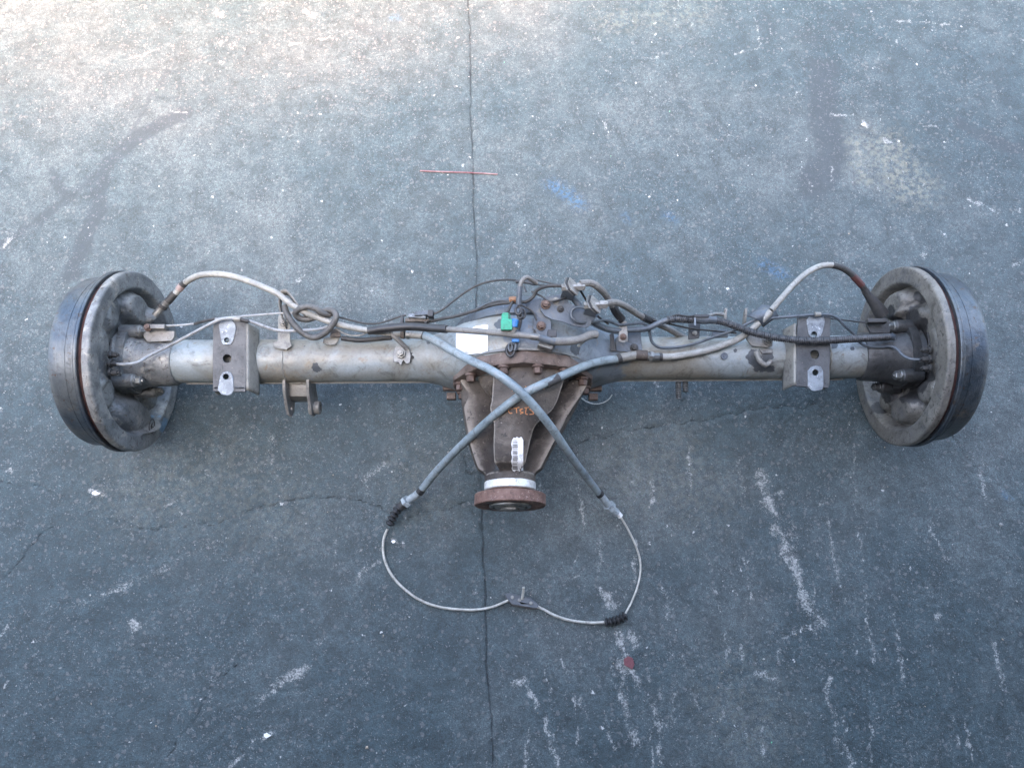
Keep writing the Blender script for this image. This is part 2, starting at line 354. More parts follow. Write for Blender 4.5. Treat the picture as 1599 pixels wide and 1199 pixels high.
SCRAPES = [
 ([(1187,740),(1200,790),(1215,830),(1240,880),(1255,920),(1262,950),(1285,975)],9,.75),([(1205,775),(1218,766)],4,.6),([(1150,715),(1148,745),(1156,790)],1.6,.5),
 ([(1330,660),(1335,740),(1345,860),(1352,955)],1.8,.6),([(1287,785),(1298,850),(1310,900),(1322,935)],4,.6),([(1275,970),(1235,990),(1215,1010),(1215,1030)],4,.5),
 ([(938,840),(935,900),(942,925)],3,.6),([(950,934),(955,944)],7,1.1),([(880,903),(905,900),(925,912)],4,.5),([(965,985),(975,1020),(980,1045)],5,.85),
 ([(985,990),(991,1003)],7,.9),([(932,1002),(945,995)],5,.7),([(985,1045),(1003,1085)],4,.8),([(965,1030),(968,1060),(975,1110),(990,1140),(997,1170)],8,.62),
 ([(880,1030),(893,1080),(900,1120),(903,1160)],2,.85),([(825,1070),(838,1105)],4,.9),([(850,1120),(862,1150),(870,1199)],4,.8),([(800,1069),(820,1062)],4,.75),
 ([(945,1110),(958,1170)],3,.6),([(1050,1020),(1056,1070),(1052,1130)],4,.55),([(1063,1020),(1075,1080),(1098,1115)],3,.55),([(1180,1050),(1205,1060),(1220,1082)],5,.6),
 ([(1190,1120),(1193,1199)],5,.65),([(1310,1120),(1320,1185)],7,.5),([(1465,960),(1471,990)],4,.6),([(1450,820),(1478,875)],1.8,.7),([(1425,780),(1450,820)],1.5,.5),
 ([(1540,740),(1560,760)],3,.6),([(1360,710),(1400,750)],2,.5),([(1305,690),(1330,740)],2,.4),([(1110,1000),(1150,1000)],6,.3),([(965,1015),(920,1035),(860,1050)],1.6,.4),
 ([(130,940),(190,915),(245,895),(280,875),(340,845),(352,832)],8,.42),([(165,928),(200,915)],6,.6),([(412,1090),(430,1075),(450,1060),(472,1045)],7,.78),([(490,1015),(505,1000)],6,.45),
 ([(355,1199),(385,1175),(395,1157),(412,1150)],3,.65),([(413,1149),(421,1146)],4,1.1),([(553,930),(560,895),(592,880)],3.5,.62),([(519,840),(526,890)],3,.6),([(557,830),(564,862)],2.5,.55),
 ([(424,680),(430,730)],3,.6),([(572,775),(565,745),(602,722)],8,.5),([(0,992),(26,963)],2,.75),([(203,972),(213,980)],5,.8),([(143,768),(155,770)],4.5,1.2),([(8,736),(22,733)],3,.9),
 ([(46,1050),(58,1045)],4,.6),([(2,1075),(10,1062)],2.5,.8),([(668,840),(672,872)],5,.35),([(655,905),(648,945)],7,.35),([(250,790),(310,765)],2,.6),([(285,745),(310,790)],6,.4),([(612,843),(617,846)],3,1.2),
 ([(575,1050),(578,1065)],4,.7),([(130,1125),(175,1112)],2,.5),([(320,1155),(350,1140)],2,.6),([(95,1180),(115,1185)],5,.4),
 ([(455,71),(500,63),(557,49)],1.8,.85),([(195,95),(245,79)],3,.55),([(477,18),(490,24)],6,.95),([(325,20),(345,24)],8,.7),([(345,66),(362,72)],10,.5),([(266,173),(290,176)],2,.9),
 ([(378,200),(383,230)],1.6,.75),([(0,388),(20,370)],4,.6),([(10,192),(55,180)],3,.5),([(315,290),(312,320)],1.5,.6),([(415,250),(470,252)],5,.35),([(400,25),(450,5)],6,.4),
 ([(1055,12),(1058,42)],2,.75),([(1060,0),(1083,42)],1.8,.6),([(1178,28),(1186,76)],2,.75),([(1148,84),(1185,76)],2.5,.7),([(1298,180),(1332,181)],1.8,.9),([(1348,188),(1353,199)],3,1.1),
 ([(1400,33),(1485,38)],3,.6),([(1575,50),(1599,68)],3,.6),([(1040,216),(1062,207)],2,.85),([(937,180),(948,204)],2,.8),([(1383,219),(1398,224)],4,1),([(1512,313),(1532,318)],5,.85),([(1580,332),(1599,328)],4,.9),
 ([(1545,325),(1560,332)],3,.6),([(1440,198),(1460,199)],1.8,.8),([(1585,185),(1599,200)],1.6,.8),([(1300,262),(1298,285)],2,.7),([(1372,85),(1380,140)],3,.4),([(1360,0),(1365,50)],3,.4),([(1115,190),(1140,215)],6,.4),
 ([(1460,350),(1485,385)],6,.35),([(1585,415),(1599,405)],4,.6),([(455,451),(478,430)],2,.85),([(1340,240),(1375,300)],3,.4),([(1230,540),(1260,560)],2,.4)]
CRACKS = [[(0,755),(60,757),(85,770),(130,800),(180,818),(240,828),(330,820),(400,795),(460,780),(540,775),(600,795),(640,805),(700,795),(765,772)],
 [(738,672),(728,700),(731,735),(745,760),(742,800),(757,826)],[(900,690),(1000,672),(1100,655),(1180,640),(1280,632)],[(1480,672),(1520,720),(1560,760),(1599,790)],
 [(0,905),(40,870),(60,835),(95,820)],[(250,1199),(330,1080),(365,1035)],[(1060,560),(1075,620),(1055,640)],[(940,310),(985,365)]]
DARKS = [([(290,178),(250,195),(205,222),(165,262),(150,330),(130,380),(112,430)],17,.62),([(165,262),(120,300),(60,345),(0,385)],14,.5),([(205,222),(235,150),(265,110)],9,.45),
 ([(1285,110),(1288,180),(1300,240),(1270,290)],42,.55),([(1500,195),(1560,225),(1599,240)],22,.5),([(1180,30),(1260,60),(1330,25)],45,.4),([(140,430),(0,470)],30,.35),
 ([(1375,910),(1385,920)],22,.45),([(610,400),(700,330)],60,.25),([(330,560),(340,660),(480,680)],70,.3),([(80,270),(100,300)],14,.5),([(560,40),(600,60)],30,.4),([(600,250),(655,245)],28,.4)]
TANS = [([(1385,235),(1400,265),(1425,290)],34,.95),([(1335,225),(1352,280)],12,.9),([(1000,740),(1060,730),(1090,770)],60,.35),([(640,735),(660,780)],40,.3),([(230,760),(340,740),(430,800)],70,.35),([(950,35),(1090,20)],25,.5),([(1150,1080),(1180,1130)],60,.35)]
BLUES = [([(862,290),(885,303),(905,318)],9,1),([(1190,412),(1225,430)],7,.8),([(1040,336),(1052,342)],6,.7),([(975,335),(982,345)],4,.6),([(1570,773),(1574,776)],4,.9),([(612,28),(622,30)],5,.6)]
WORN_LIT = [([(300,250),(1200,200)],260,.22),([(0,40),(400,20),(700,0)],110,.02),([(650,200),(1000,120)],120,.16),([(1000,300),(1200,330)],110,.18),([(1060,740),(960,760)],70,.25),([(1500,60),(1450,330)],110,.12),([(230,330),(40,300)],60,.18),  # wear patches; the broad upper bands also paint brighter light into the colour
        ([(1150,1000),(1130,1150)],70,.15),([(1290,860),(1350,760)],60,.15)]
def build_ground():
    xs = axis(-1.28, 1.28, .0035, 60); ys = axis(-.82, 1.02, .0035, 60)
    GX, GY = np.meshgrid(xs, ys); ny, nx = GX.shape
    WX = GX+(vnoise(GX, GY, 130, 31)-.5)*.009+(vnoise(GX, GY, 45, 32)-.5)*.009; WY = GY+(vnoise(GX, GY, 130, 33)-.5)*.009
    def field(lst, soft=.6):
        out = np.zeros(GX.shape)
        for pl, wd, inten in lst:
            pts = [P(a, b, 0) for a, b in pl]; wm = wd*.00124
            if len(pts) == 1: pts = pts*2
            x0 = min(p.x for p in pts)-wm*3; x1 = max(p.x for p in pts)+wm*3; y0 = min(p.y for p in pts)-wm*3; y1 = max(p.y for p in pts)+wm*3
            i0, i1 = np.searchsorted(xs, (x0, x1)); j0, j1 = np.searchsorted(ys, (y0, y1))
            if i1 <= i0 or j1 <= j0: continue
            sx = WX[j0:j1, i0:i1]; sy = WY[j0:j1, i0:i1]
            d = seg_dist(sx, sy, pts)
            v = inten*np.exp(-(d/(wm*1.25))**2)
            out[j0:j1, i0:i1] = np.maximum(out[j0:j1, i0:i1], v)
        return out
    rs = random.Random(11); small = []
    for i in range(420):
        a, c = rs.uniform(0, 1599), rs.uniform(0, 1199); an = rs.gauss(1.45, .35) if (a > 800 and rs.random() < .75) else rs.uniform(0, 3.14); l = rs.uniform(4, 34)
        small.append(([(a, c), (a+l*.5*math.cos(an)+rs.uniform(-1, 1), c+l*.5*math.sin(an)), (a+l*math.cos(an), c+l*math.sin(an))], rs.uniform(1.0, 3.0), rs.uniform(.2, .6)))
    
    for i in range(46):
        a = rs.choice((rs.uniform(1120, 1400), rs.uniform(820, 1060), rs.uniform(1000, 1380), rs.uniform(820, 1590))); c = rs.uniform(700, 1170); l = rs.uniform(30, 120); an = rs.gauss(1.42, .09)
        small.append(([(a+l*u*math.cos(an)+rs.uniform(-3, 3), c+l*u*math.sin(an)) for u in (0, .3, .6, 1)], rs.uniform(1.5, 4), rs.uniform(.4, .85)))
    scr = field(SCRAPES+small); dark = field(DARKS); tan = field(TANS); blue = field(BLUES); worn_lit = field(WORN_LIT)
    s0, s1, s2 = P(732, 0, 0), P(746, 520, 0), P(768, 1199, 0)
    seam = GX - np.interp(GY, [s2.y, s1.y, s0.y], [s2.x, s1.x, s0.x]) + (vnoise(GX*0, GY, 9, 3)-.5)*.006 + (vnoise(GX*0, GY, 45, 4)-.5)*.003
    crack = np.full(GX.shape, 1.0)
    wob = (vnoise(GX, GY, 60, 5)-.5)*.012; wob2 = (vnoise(GX, GY, 55, 6)-.5)*.012
    for c in CRACKS: crack = np.minimum(crack, seg_dist(GX+wob, GY+wob2, [P(a, b, 0) for a, b in c]))
    z = (vnoise(GX, GY, 2, 1)-.5)*.004 + (vnoise(GX, GY, 11, 2)-.5)*.0016 + (vnoise(GX, GY, 120, 8)-.5)*.0010 + (vnoise(GX, GY, 230, 9)-.5)*.0007
    z -= .0010*np.exp(-(crack/.003)**2) + .0022*np.exp(-(seam/.0034)**2)
    z[(np.abs(GX) > 1.3) | (np.abs(GY) > 1.1)] *= 0.3
    co = np.stack([GX, GY, z], -1).reshape(-1, 3).astype(np.float32)
    me = bpy.data.meshes.new('asphalt'); me.vertices.add(nx*ny); me.vertices.foreach_set('co', co.ravel())
    idx = np.arange(nx*ny).reshape(ny, nx)
    q = np.stack([idx[:-1, :-1], idx[:-1, 1:], idx[1:, 1:], idx[1:, :-1]], -1).reshape(-1, 4)
    me.loops.add(q.size); me.loops.foreach_set('vertex_index', q.ravel().astype(np.int32))
    me.polygons.add(len(q)); me.polygons.foreach_set('loop_start', (np.arange(len(q))*4).astype(np.int32)); me.polygons.foreach_set('loop_total', np.full(len(q), 4, np.int32))
    me.update(calc_edges=True); me.polygons.foreach_set('use_smooth', np.ones(len(q), bool))
    for nm, f_ in (('scrape', scr), ('dark', dark), ('tan', tan), ('blue', blue), ('worn', worn_lit), ('seam', seam), ('crack', crack)):
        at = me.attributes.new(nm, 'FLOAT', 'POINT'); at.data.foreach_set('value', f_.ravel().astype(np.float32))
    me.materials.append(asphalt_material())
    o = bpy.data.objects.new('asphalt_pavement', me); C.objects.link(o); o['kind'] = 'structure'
build_ground()

def build_grit():
    n = NT('grit_stone'); n.out(n.attrc('tint'), .7); M['grit'] = n.m
    base = [Vector(v) for v in ((1,0,0),(-1,0,0),(0,1,0),(0,-1,0),(0,0,1),(0,0,-1))]
    fs = [(0,2,4),(2,1,4),(1,3,4),(3,0,4),(2,0,5),(1,2,5),(3,1,5),(0,3,5)]
    vs = []; ff = []; cl = []
    N = 2600
    for i in range(N):
        x = random.uniform(-1.25, 1.25); y = random.uniform(-.78, .98)
        if mnoise.noise(Vector((x*3, y*3, 1))) < random.uniform(-.6, .25): continue
        s = .0006+.0013*random.random()**2.2 + (.0016 if random.random() < .02 else 0)
        a = random.random()*6.28; ca, sa = math.cos(a), math.sin(a); k = len(vs)
        t = random.random()
        c = (.20+.3*t*t, .20+.3*t*t, .19+.28*t*t) if random.random() < .55 else ((.12, .12, .12) if random.random() < .6 else (.30, .25, .19))
        if random.random() < .012: c = (.15, .45, .25)
        sc3 = [random.uniform(.7, 1.4), random.uniform(.6, 1.1), random.uniform(.4, .8)]
        for v in base:
            q = Vector((v.x*sc3[0], v.y*sc3[1], v.z*sc3[2]))*s*random.uniform(.75, 1.25)
            vs.append((x+q.x*ca-q.y*sa, y+q.x*sa+q.y*ca, s*.35+q.z)); cl.append((*c, 1))
        ff += [tuple(j+k for j in f) for f in fs]
    me = bpy.data.meshes.new('grit'); me.from_pydata(vs, [], ff)
    at = me.color_attributes.new('tint', 'FLOAT_COLOR', 'POINT'); at.data.foreach_set('color', [c for q in cl for c in q])
    me.materials.append(M['grit'])
    o = bpy.data.objects.new('grit', me); C.objects.link(o); o['kind'] = 'stuff'; tag(o, 'fine pale and dark grit scattered over the asphalt', 'grit')
build_grit()

# ------------------------------------------------------------------ unseen shelter added behind the camera to block sun and sky
def build_light_blocker():
    m = mat('canopy_steel', (.18, .19, .2), (.24, .25, .26), .6, 0, 3)
    mw = mat('building_wall', (.3, .3, .3), (.36, .36, .35), .8, 0, 2)
    t = thing('loading_canopy', 'grey steel canopy of the building behind the photographer', 'canopy', (0, -4, 0))
    zt = 1.95; b = MB()
    # front edge of the roof shaped to lay its shadow line on the ground
    k = zt/math.tan(SUN_EL)
    prof = [(-9, .56), (-1.6, .56), (-1.15, .58), (-.7, .62), (-.35, .66), (0, .80), (.25, 1.0), (.6, 1.2), (1.2, 1.4), (9, 1.5)]
    dx = sd.x/sd.z*zt; dy = sd.y/sd.z*zt
    pts = [(x+dx, y+dy) for x, y in prof]
    out = pts + [(9, -5.2), (-9, -5.2)]
    b.plate(out, [], lambda x, y: (x, y, zt+.12), .12, (0, 0, 1)); obj('roof', b, m, t)
    b = MB(); b.box((0, -5.3, 1.2), (9, 0, 0), (0, .1, 0), (0, 0, 1.2)); obj('wall', b, mw, t)
    for x in (-8.5, -3.6, 3.6, 8.5):
        b = MB(); b.box((x, -2.6, .97), (.08, 0, 0), (0, .08, 0), (0, 0, .97)); obj('post', b, m, t)
build_light_blocker()

# ================================================================== the axle
axle = thing('rear_axle', 'rear axle assembly with weathered grey housing, brown differential and two brake drums lying on asphalt', 'axle', A(.011, 0, -ZA+.0))
XV = Vector((1, 0, 0))

def near(lst):
    L = [(P(a, b, z), r) for a, b, z, r in lst]
    def f(v):
        m_ = 0.0
        for p, r in L:
            d = (v-p).length/r
            if d < 2: m_ = max(m_, math.exp(-d*d*1.2))
        return m_
    return f
# housing: tube swelling to the banjo
TR = .0372; BR = .124
_tx = np.arange(0, .7, .002)
_tt = np.interp(_tx, [0, .03, .055, .075, .09, .105, .12, .14, .17, .20, .24, .7], [BR, .1205, .112, .100, .088, .074, .0615, .0505, .0425, .0388, TR, TR])
_k = np.exp(-(np.arange(-9, 10)/4.0)**2); _k /= _k.sum()
_tt = np.convolve(np.concatenate([_tt[9:0:-1], _tt, [TR]*9]), _k, 'valid')
def t_half(x):
    return float(np.interp(abs(x-.018), _tx, _tt))
def s_half(x):
    xc = abs(x-.018); return TR + (.052-TR)*(1-smooth(.07, .19, xc))
def build_housing():
    rows = []; N = 72; x = -.575
    xs = list(np.arange(-.575, .6001, .0045))
    for x in xs:
        th, sh = t_half(x), s_half(x); e = 2+1.3*(1-smooth(.08, .18, abs(x-.018)))
        sc_ = 1.0
        if x < -.568 or x > .593: sc_ = .97
        if abs(x+.215) < .004 or abs(x-.36) < .004: sc_ = 1.006
        row = []
        for k in range(N):
            a = 2*math.pi*k/N; c, s = math.cos(a), math.sin(a)
            f = (abs(c)**e+abs(s)**e)**(-1/e)
            wv = mnoise.noise(Vector((x*20, c*2, s*2)))*.0006
            row.append(H(x, c*f*sh*sc_+c*wv, s*f*th*sc_+s*wv))
        rows.append(row)
    b = MB().grid(rows, True)
    patches = [(492,578,.19,.014),(492,570,.19,.008),(1190,572,.19,.022),(1178,558,.19,.018),(1204,580,.185,.016),(1200,555,.19,.012),(690,541,.19,.018),(672,536,.19,.012),(684,548,.19,.012),(1148,548,.19,.006),(1300,538,.19,.012),(1292,575,.185,.008),(1330,545,.19,.006),
               (780,505,.27,.012),(836,525,.27,.012),(870,560,.25,.014),(900,545,.25,.015),(770,520,.27,.006),(475,540,.19,.003),(700,522,.2,.008),(960,520,.22,.01)]
    obj('axle_housing', b, M['housing'], axle, attr={'patch': near(patches)})
    # rolled weld seam along the front of the tubes
    b = MB(); b.tube([H(x, .0372, -.010) for x in np.arange(-.56, -.12, .01)], .0016, 6); obj('weld_seam', b, M['perch_light'], axle)
    b = MB(); b.tube([H(x, .0372, -.010) for x in np.arange(.15, .575, .01)], .0016, 6); obj('weld_seam', b, M['perch_light'], axle)
    # rear cover dome
    b = MB(); b.lathe([(-.034, .1120), (-.036, .1175), (-.050, .1170), (-.058, .108), (-.072, .095), (-.086, .07), (-.094, .035), (-.096, 0)], H(.018, 0, 0), PV, 72)
    obj('rear_cover', b, M['bracket_blue'], axle)
build_housing()

# ---- carrier (differential nose)
def ccx(s): return .018 - .021*smooth(.04, .20, s)
def build_carrier():
    car = None
    def rad(s, ph):
        # ph: 0 is up, positive to the right
        u = (s-.045)/.172; u = max(0, min(1, u))
        env = .108*(1-u)**.95+.041*(u**.9)+.004*math.sin(math.pi*u)
        env_r = env*(1.0-.03*math.sin(math.pi*u))
        core = .076*(1-smooth(0, .34, u))+.027*smooth(0, .34, u)
        core = max(core, .027)
        def vane(c, wd, e): return smooth(wd, wd*.45, abs(ph-c)) if False else (1-smooth(wd*.45, wd, abs(ph-c)))*e
        r = core
        wv = .30-.08*u
        for c, e in ((-1.42, env), (1.38, env_r), (-2.7, env*.9), (2.7, env*.9)):
            k = 1-smooth(wv*.68, wv, abs(ph-c)); r = r*(1-k)+max(r, e)*k if k > 0 else r
        # top dome over the ring gear, then the narrow spine over the pinion
        ws = .62*(1-smooth(.36, .58, u))+.42*smooth(.36, .58, u)
        cs = .10*(1-smooth(.3, .6, u))
        top = .096*(1-u)**.8+.049*(u**.7)
        k = 1-smooth(ws-.03, ws+.045, abs(ph-cs)); r = r*(1-k)+max(r, top)*k if k > 0 else r
        # bulge on the upper left beside the dome, hollow under it
        k = math.exp(-((ph+.95)/.28)**2-((u-.16)/.17)**2); r += .024*k
        k = math.exp(-((ph-1.0)/.3)**2-((u-.10)/.16)**2); r += .016*k
        k = math.exp(-((ph+1.15)/.16)**2-((u-.17)/.10)**2); r -= .022*k
        nose = smooth(.86, .93, u); r = r*(1-nose)+.0415*nose
        return r
    rows = []; N = 300; ss = np.arange(.044, .2195, .0018)
    for s in ss:
        row = []
        for k in range(N):
            ph = -math.pi+2*math.pi*k/N; r = rad(s, ph)
            r += mnoise.fractal(Vector((s*90, math.cos(ph)*5, math.sin(ph)*5)), 1, 2, 4)*.0006
            row.append(H(ccx(s)+r*math.sin(ph), s, r*math.cos(ph)))
        rows.append(row)
    b = MB().grid(rows, True)
    b.f.append(tuple(range((len(ss)-1)*N, len(ss)*N)))
    car = obj('differential_carrier', b, M['carrier'], axle, sharp=50, attr={'patch': near([(778,700,.19,.013),(778,680,.2,.010),(779,725,.19,.010)])})
    # mounting flange, slightly scalloped
    N = 160
    def fr(k, r): 
        a = 2*math.pi*k/N; return r+.0028*max(0, math.cos(a*10))**3
    rows = []
    for s, r in ((.030, .10), (.030, .1165), (.033, .1185), (.047, .1185), (.050, .1165), (.050, .09)):
        rows.append([H(.018+fr(k, r)*math.sin(2*math.pi*k/N), s, fr(k, r)*math.cos(2*math.pi*k/N)) for k in range(N)])
    obj('carrier_flange', MB().grid(rows, True), M['iron_rim'], car)
    b = MB(); b.lathe([(.0265, .10), (.0265, .1225), (.0302, .1225), (.0302, .10)], H(.018, 0, 0), PV, 96); obj('gasket', b, M['zinc'], car)
    for deg in (-78, -52, -17, 12, 38, 66, 92, -104, 120, -130, 150, 180):
        a = R(deg); b = MB(); b.bolt(H(.018+.107*math.sin(a), .050, .107*math.cos(a)), PV, .0072, .013)
        obj('bolt', b, M['bolt_rust'], car)
    # side lugs standing out beyond the flange
    for sx, px0 in ((-1, 703), (1, 928)):
        c = P(px0, 606 if sx < 0 else 607, .12); b = MB(); b.box(c, (.013, 0, 0), (0, .0045, 0), (0, 0, .006))
        b.box(c+Vector((-sx*.002, -.014, -.004)), (.008, 0, 0), (0, .006, 0), (0, 0, .006)); obj('lug', b, M['iron_rim'], car, bevel=.0012)
    # pinion seal ring and flange
    cx = -.003
    b = MB(); b.lathe([(.214, .03), (.214, .0405), (.2155, .042), (.2265, .042), (.228, .0405), (.228, .03)], H(cx, 0, 0), PV, 72); obj('seal_ring', b, M['white_ring'], axle)
    b = MB(); b.lathe([(.222, .035), (.2295, .037), (.2305, .039), (.2335, .034), (.234, .056), (.2355, .0578), (.2515, .0578), (.2528, .0565), (.2530, .040), (.2505, .033), (.2505, .020), (.254, .0195), (.254, .012), (.249, .0115), (.249, 0)], H(cx, 0, 0), PV, 96)
    cf = obj('companion_flange', b, M['rust'], axle)
    for k in range(4):
        a = math.pi/4+k*math.pi/2; b = MB(); b.lathe([(.2531, 0), (.2531, .0052), (.2527, .0055)], H(cx+.048*math.cos(a), 0, .048*math.sin(a)), PV, 20); obj('bolt_hole', b, M['black'], cf)
    b = MB(); b.lathe([(.2505, .0345), (.2545, .034), (.2555, .032), (.2555, .0285), (.2515, .028)], H(cx, 0, 0), PV, 64); obj('collar', b, M['steel_worn'], cf)
    b = MB(); b.lathe([(.249, .0255), (.2555, .025), (.2565, .0235), (.2565, .021)]+[(.2565, 0)], H(cx, 0, 0), PV, 36); b.bolt(H(cx, .2540, 0), PV, .0155, .006, 0, False); b.lathe([(.249, .008), (.2605, .008), (.2612, .007), (.2612, 0)], H(cx, 0, 0), PV, 24); obj('pinion_nut', b, M['zinc'], cf)
    # bar-code sticker on the spine: raised paper following the casting
    def on(px, py, lift=.0012):
        # march down the sight line to the casting
        o_ = CAM; d = (P(px, py, 0)-o_).normalized(); t = 1.0
        while t < 1.4:
            q = o_+d*t - A(0, 0, 0); q.y -= YAW*q.x
            s = q.dot(PV); tt = q.dot(UV)
            if .045 < s < .218:
                dx_ = q.x-ccx(s); ph = math.atan2(dx_, tt)
                if math.hypot(dx_, tt) < rad(s, ph)+lift: return o_+d*t
            t += .0004
        return P(px, py, .25)
    st = [(803,684),(806,682.5),(812,684),(816,686),(817,692),(817,735),(808,736),(802,732),(799,726),(798,716),(800,712),(799,700),(799,692)]
    rows = []
    for j in range(15):
        y = 683+j*(735-683)/14
        lx = 799+1.5*math.sin(j*1.7)*(.5)+(3.5 if j == 0 else 0)+(2.5 if j == 14 else 0); rx = 817-(2.5 if j == 0 else 0)
        rows.append([on(lx+(rx-lx)*i/6, y+(1.2*math.sin(i*2) if j in (0, 14) else 0), .0014) for i in range(7)])
    lab = obj('barcode_sticker', MB().grid(rows), M['sticker'], car)
    y = 687
    i = 0
    bars = MB()
    while y < 732:
        wd = random.choice((.5, .8, 1.3)); l0 = 800.3; l1 = 808.2+random.choice((-.5, 0, .5))
        bars.grid([[on(l0+(l1-l0)*k/3, y+dy_, .0027) for k in range(4)] for dy_ in (0, wd)]); y += wd+random.choice((.7, 1.1, 1.6)); i += 1
    obj('printed_bars', bars, M['ink'], lab)
    # orange marker writing
    marks = [[(800,639),(796,638),(794,641),(796,645),(800,645)],[(802,638),(811,636)],[(806,637),(807,645)],[(811,640),(816,638),(812,642),(817,644),(812,646)],[(819,637),(826,636)],[(822,636),(821,646),(824,647)],[(832,637),(827,639),(831,642),(833,646),(827,647)],
             [(800,602),(800,611)],[(803,612),(805,608),(806,612)],[(820,603),(824,607)],[(845,602),(848,600),(846,606),(850,603),(849,608)],[(838,603),(841,603)]]
    for grp in (marks[:6], marks[6:]):
        for mk in grp:
            pp = [Vector((a, c, 0)) for a, c in mk]; pp = spline(pp, 1.2) if len(pp) > 2 else [pp[0].lerp(pp[1], k/6) for k in range(7)]
            b = MB(); b.tube([on(p.x, p.y, .0002) for p in pp], .0008, 6); obj('paint_marking', b, M['orange'], car)
build_carrier()

# ---- brakes
def build_brake(sg, XF, matp, bumps, patches, ppatches):
    ox = Vector((sg, 0, 0)); c0 = A(XF, 0, 0)
    RO = .1525
    # backing plate: ring with a sculpted dish
    N = 144; rows = []
    rr = [.1535, .1538, .1530, .1505, .146, .140, .134, .130, .1275, .125] + [.122-.0025*i for i in range(33)]
    def depth(r, y, z):
        if r > .127: d = {0: .012, 1: .003, 2: .0008}.get(None, 0)
        d = 0 if r > .1265 else .024*(1-smooth(.1175, .1265, r))+(.006*(1-smooth(.045, .075, r)))
        if r < .126:
            for (by, bz, ry, rz, h) in bumps:
                q = ((y-by)/ry)**2+((z-bz)/rz)**2
                d -= h*(1-smooth(.45, 1.25, q))
        return d
    for i, r in enumerate(rr):
        row = []
        for k in range(N):
            a = 2*math.pi*k/N; y, z = r*math.cos(a), r*math.sin(a)
            d = depth(r, y, z)
            if i == 0: d = .0118
            if i == 1: d = .0035
            if i == 2: d = .0012
            d += mnoise.noise(Vector((y*25, z*25, sg)))*.0010+mnoise.fractal(Vector((y*90, z*90, sg*3)), 1, 2, 3)*.0005
            row.append(c0+ox*d+Vector((0, y, z)))
        rows.append(row)
    bp = obj('backing_plate', MB().grid(rows, True), matp, axle, sharp=50, attr={'patch': near(ppatches)})
    # drum
    b = MB(); b.lathe([(.0112, .1512), (.0115, .1478), (.0205, .1478), (.0205, .1505)], c0, ox, 128); obj('drum_groove', b, M['groove'], axle)
    b = MB(); b.lathe([(.0195, .135), (.0195, .1538), (.0205, .1548), (.0225, .1548), (.0228, .1543), (.0240, .1543), (.0243, .1548), (.0265, .1548), (.0275, .1530), (.0285, .1475), (.031, .1455), (.040, .1450), (.0403, .1445), (.0420, .1444), (.0423, .1449), (.056, .1440), (.0563, .1436), (.064, .1435), (.070, .1405), (.0735, .134), (.075, .120), (.0755, .075), (.080, .070), (.088, .066), (.088, .03), (.098, .028), (.098, 0)], c0, ox, 128)
    dr = obj('brake_drum', b, M['drum'], axle, sharp=30, attr={'patch': near(patches)})
    for k in range(6):
        a = k*math.pi/3; b = MB(); b.lathe([(.075, .006), (.112, .006), (.114, .005), (.114, 0)], c0+Vector((0, .053*math.cos(a), .053*math.sin(a))), ox, 14); obj('wheel_stud', b, M['steel_worn'], dr)
    # axle tube end, retainer flange and bolts
    ti = -.573 if sg < 0 else .597
    b = MB(); L = abs(XF-ti)
    b.lathe([(-L, .030), (-L, .0385), (-L+.004, .0415), (-L*.62, .0425), (-.012, .0445), (-.004, .048), (.012, .050), (.026, .055)], c0, ox, 72)
    obj('tube_end', b, matp if sg < 0 else M['perch'], axle, attr={'patch': near(ppatches)})
    fl = MB(); pts = []
    for k in range(64):
        a = 2*math.pi*k/64; q = (abs(math.cos(a))**3.2+abs(math.sin(a))**3.2)**(-1/3.2); pts.append((q*.052*math.cos(a), q*.052*math.sin(a)))
    fl.plate(pts, [], lambda y, z: c0-ox*-.004+Vector((0, y, z)), .014, -ox); fo = obj('retainer_flange', fl, matp if sg < 0 else M['perch'], axle, bevel=.002, attr={'patch': near(ppatches)})
    for y in (-.043, .043):
        for z in (-.04, .034):
            b = MB(); c = c0+Vector((0, y, z)); b.lathe([(.02, .0115), (-.012, .0112), (-.014, .0095), (-.014, 0)], c, ox, 28); s_ = obj('bolt_boss', b, matp if sg < 0 else M['perch'], bp, attr={'patch': near(ppatches)})
            b = MB(); b.bolt(c-ox*.0138, -ox, .0078, .011, 1.2, True); obj('bolt', b, M['steel_worn'], bp)
    return bp, c0, ox
BL = [(.090, .018, .028, .045, .022), (.088, -.025, .02, .022, .015), (.060, .075, .03, .02, .012), (-.088, -.03, .03, .06, .020), (-.070, .06, .028, .03, .010), (-.02, .085, .05, .022, .008), (-.035, -.085, .03, .025, .012), (.04, -.092, .022, .02, .014), (.0, -.08, .02, .03, .006)]
bpl, cL, oL = build_brake(-1, -.641, M['plate_light'], BL, [(95,520,.2,.05),(110,480,.22,.03),(170,640,.1,.03)], [(215,680,.06,.035),(240,665,.04,.03),(170,560,.25,.01),(172,590,.25,.008)])
BRR = [(.090, .01, .026, .045, .024), (.055, .04, .02, .04, .012), (-.088, -.02, .026, .04, .020), (-.060, -.07, .022, .03, .016), (-.075, .05, .02, .03, .012), (.02, -.095, .03, .02, .010), (.07, -.065, .02, .02, .012), (-.02, .08, .05, .018, .006)]
bpr, cR, oR = build_brake(1, .662, M['plate_dark'], BRR, [(1520,520,.2,.05),(1530,580,.2,.03)], [(1440,500,.2,.034),(1452,540,.2,.03),(1448,590,.2,.032),(1430,610,.16,.035),(1395,560,.2,.03),(1380,610,.1,.03),(1360,560,.12,.03),(1375,640,.05,.02),(1440,460,.22,.018),(1400,520,.18,.03),(1400,490,.16,.022),(1370,590,.08,.03)])
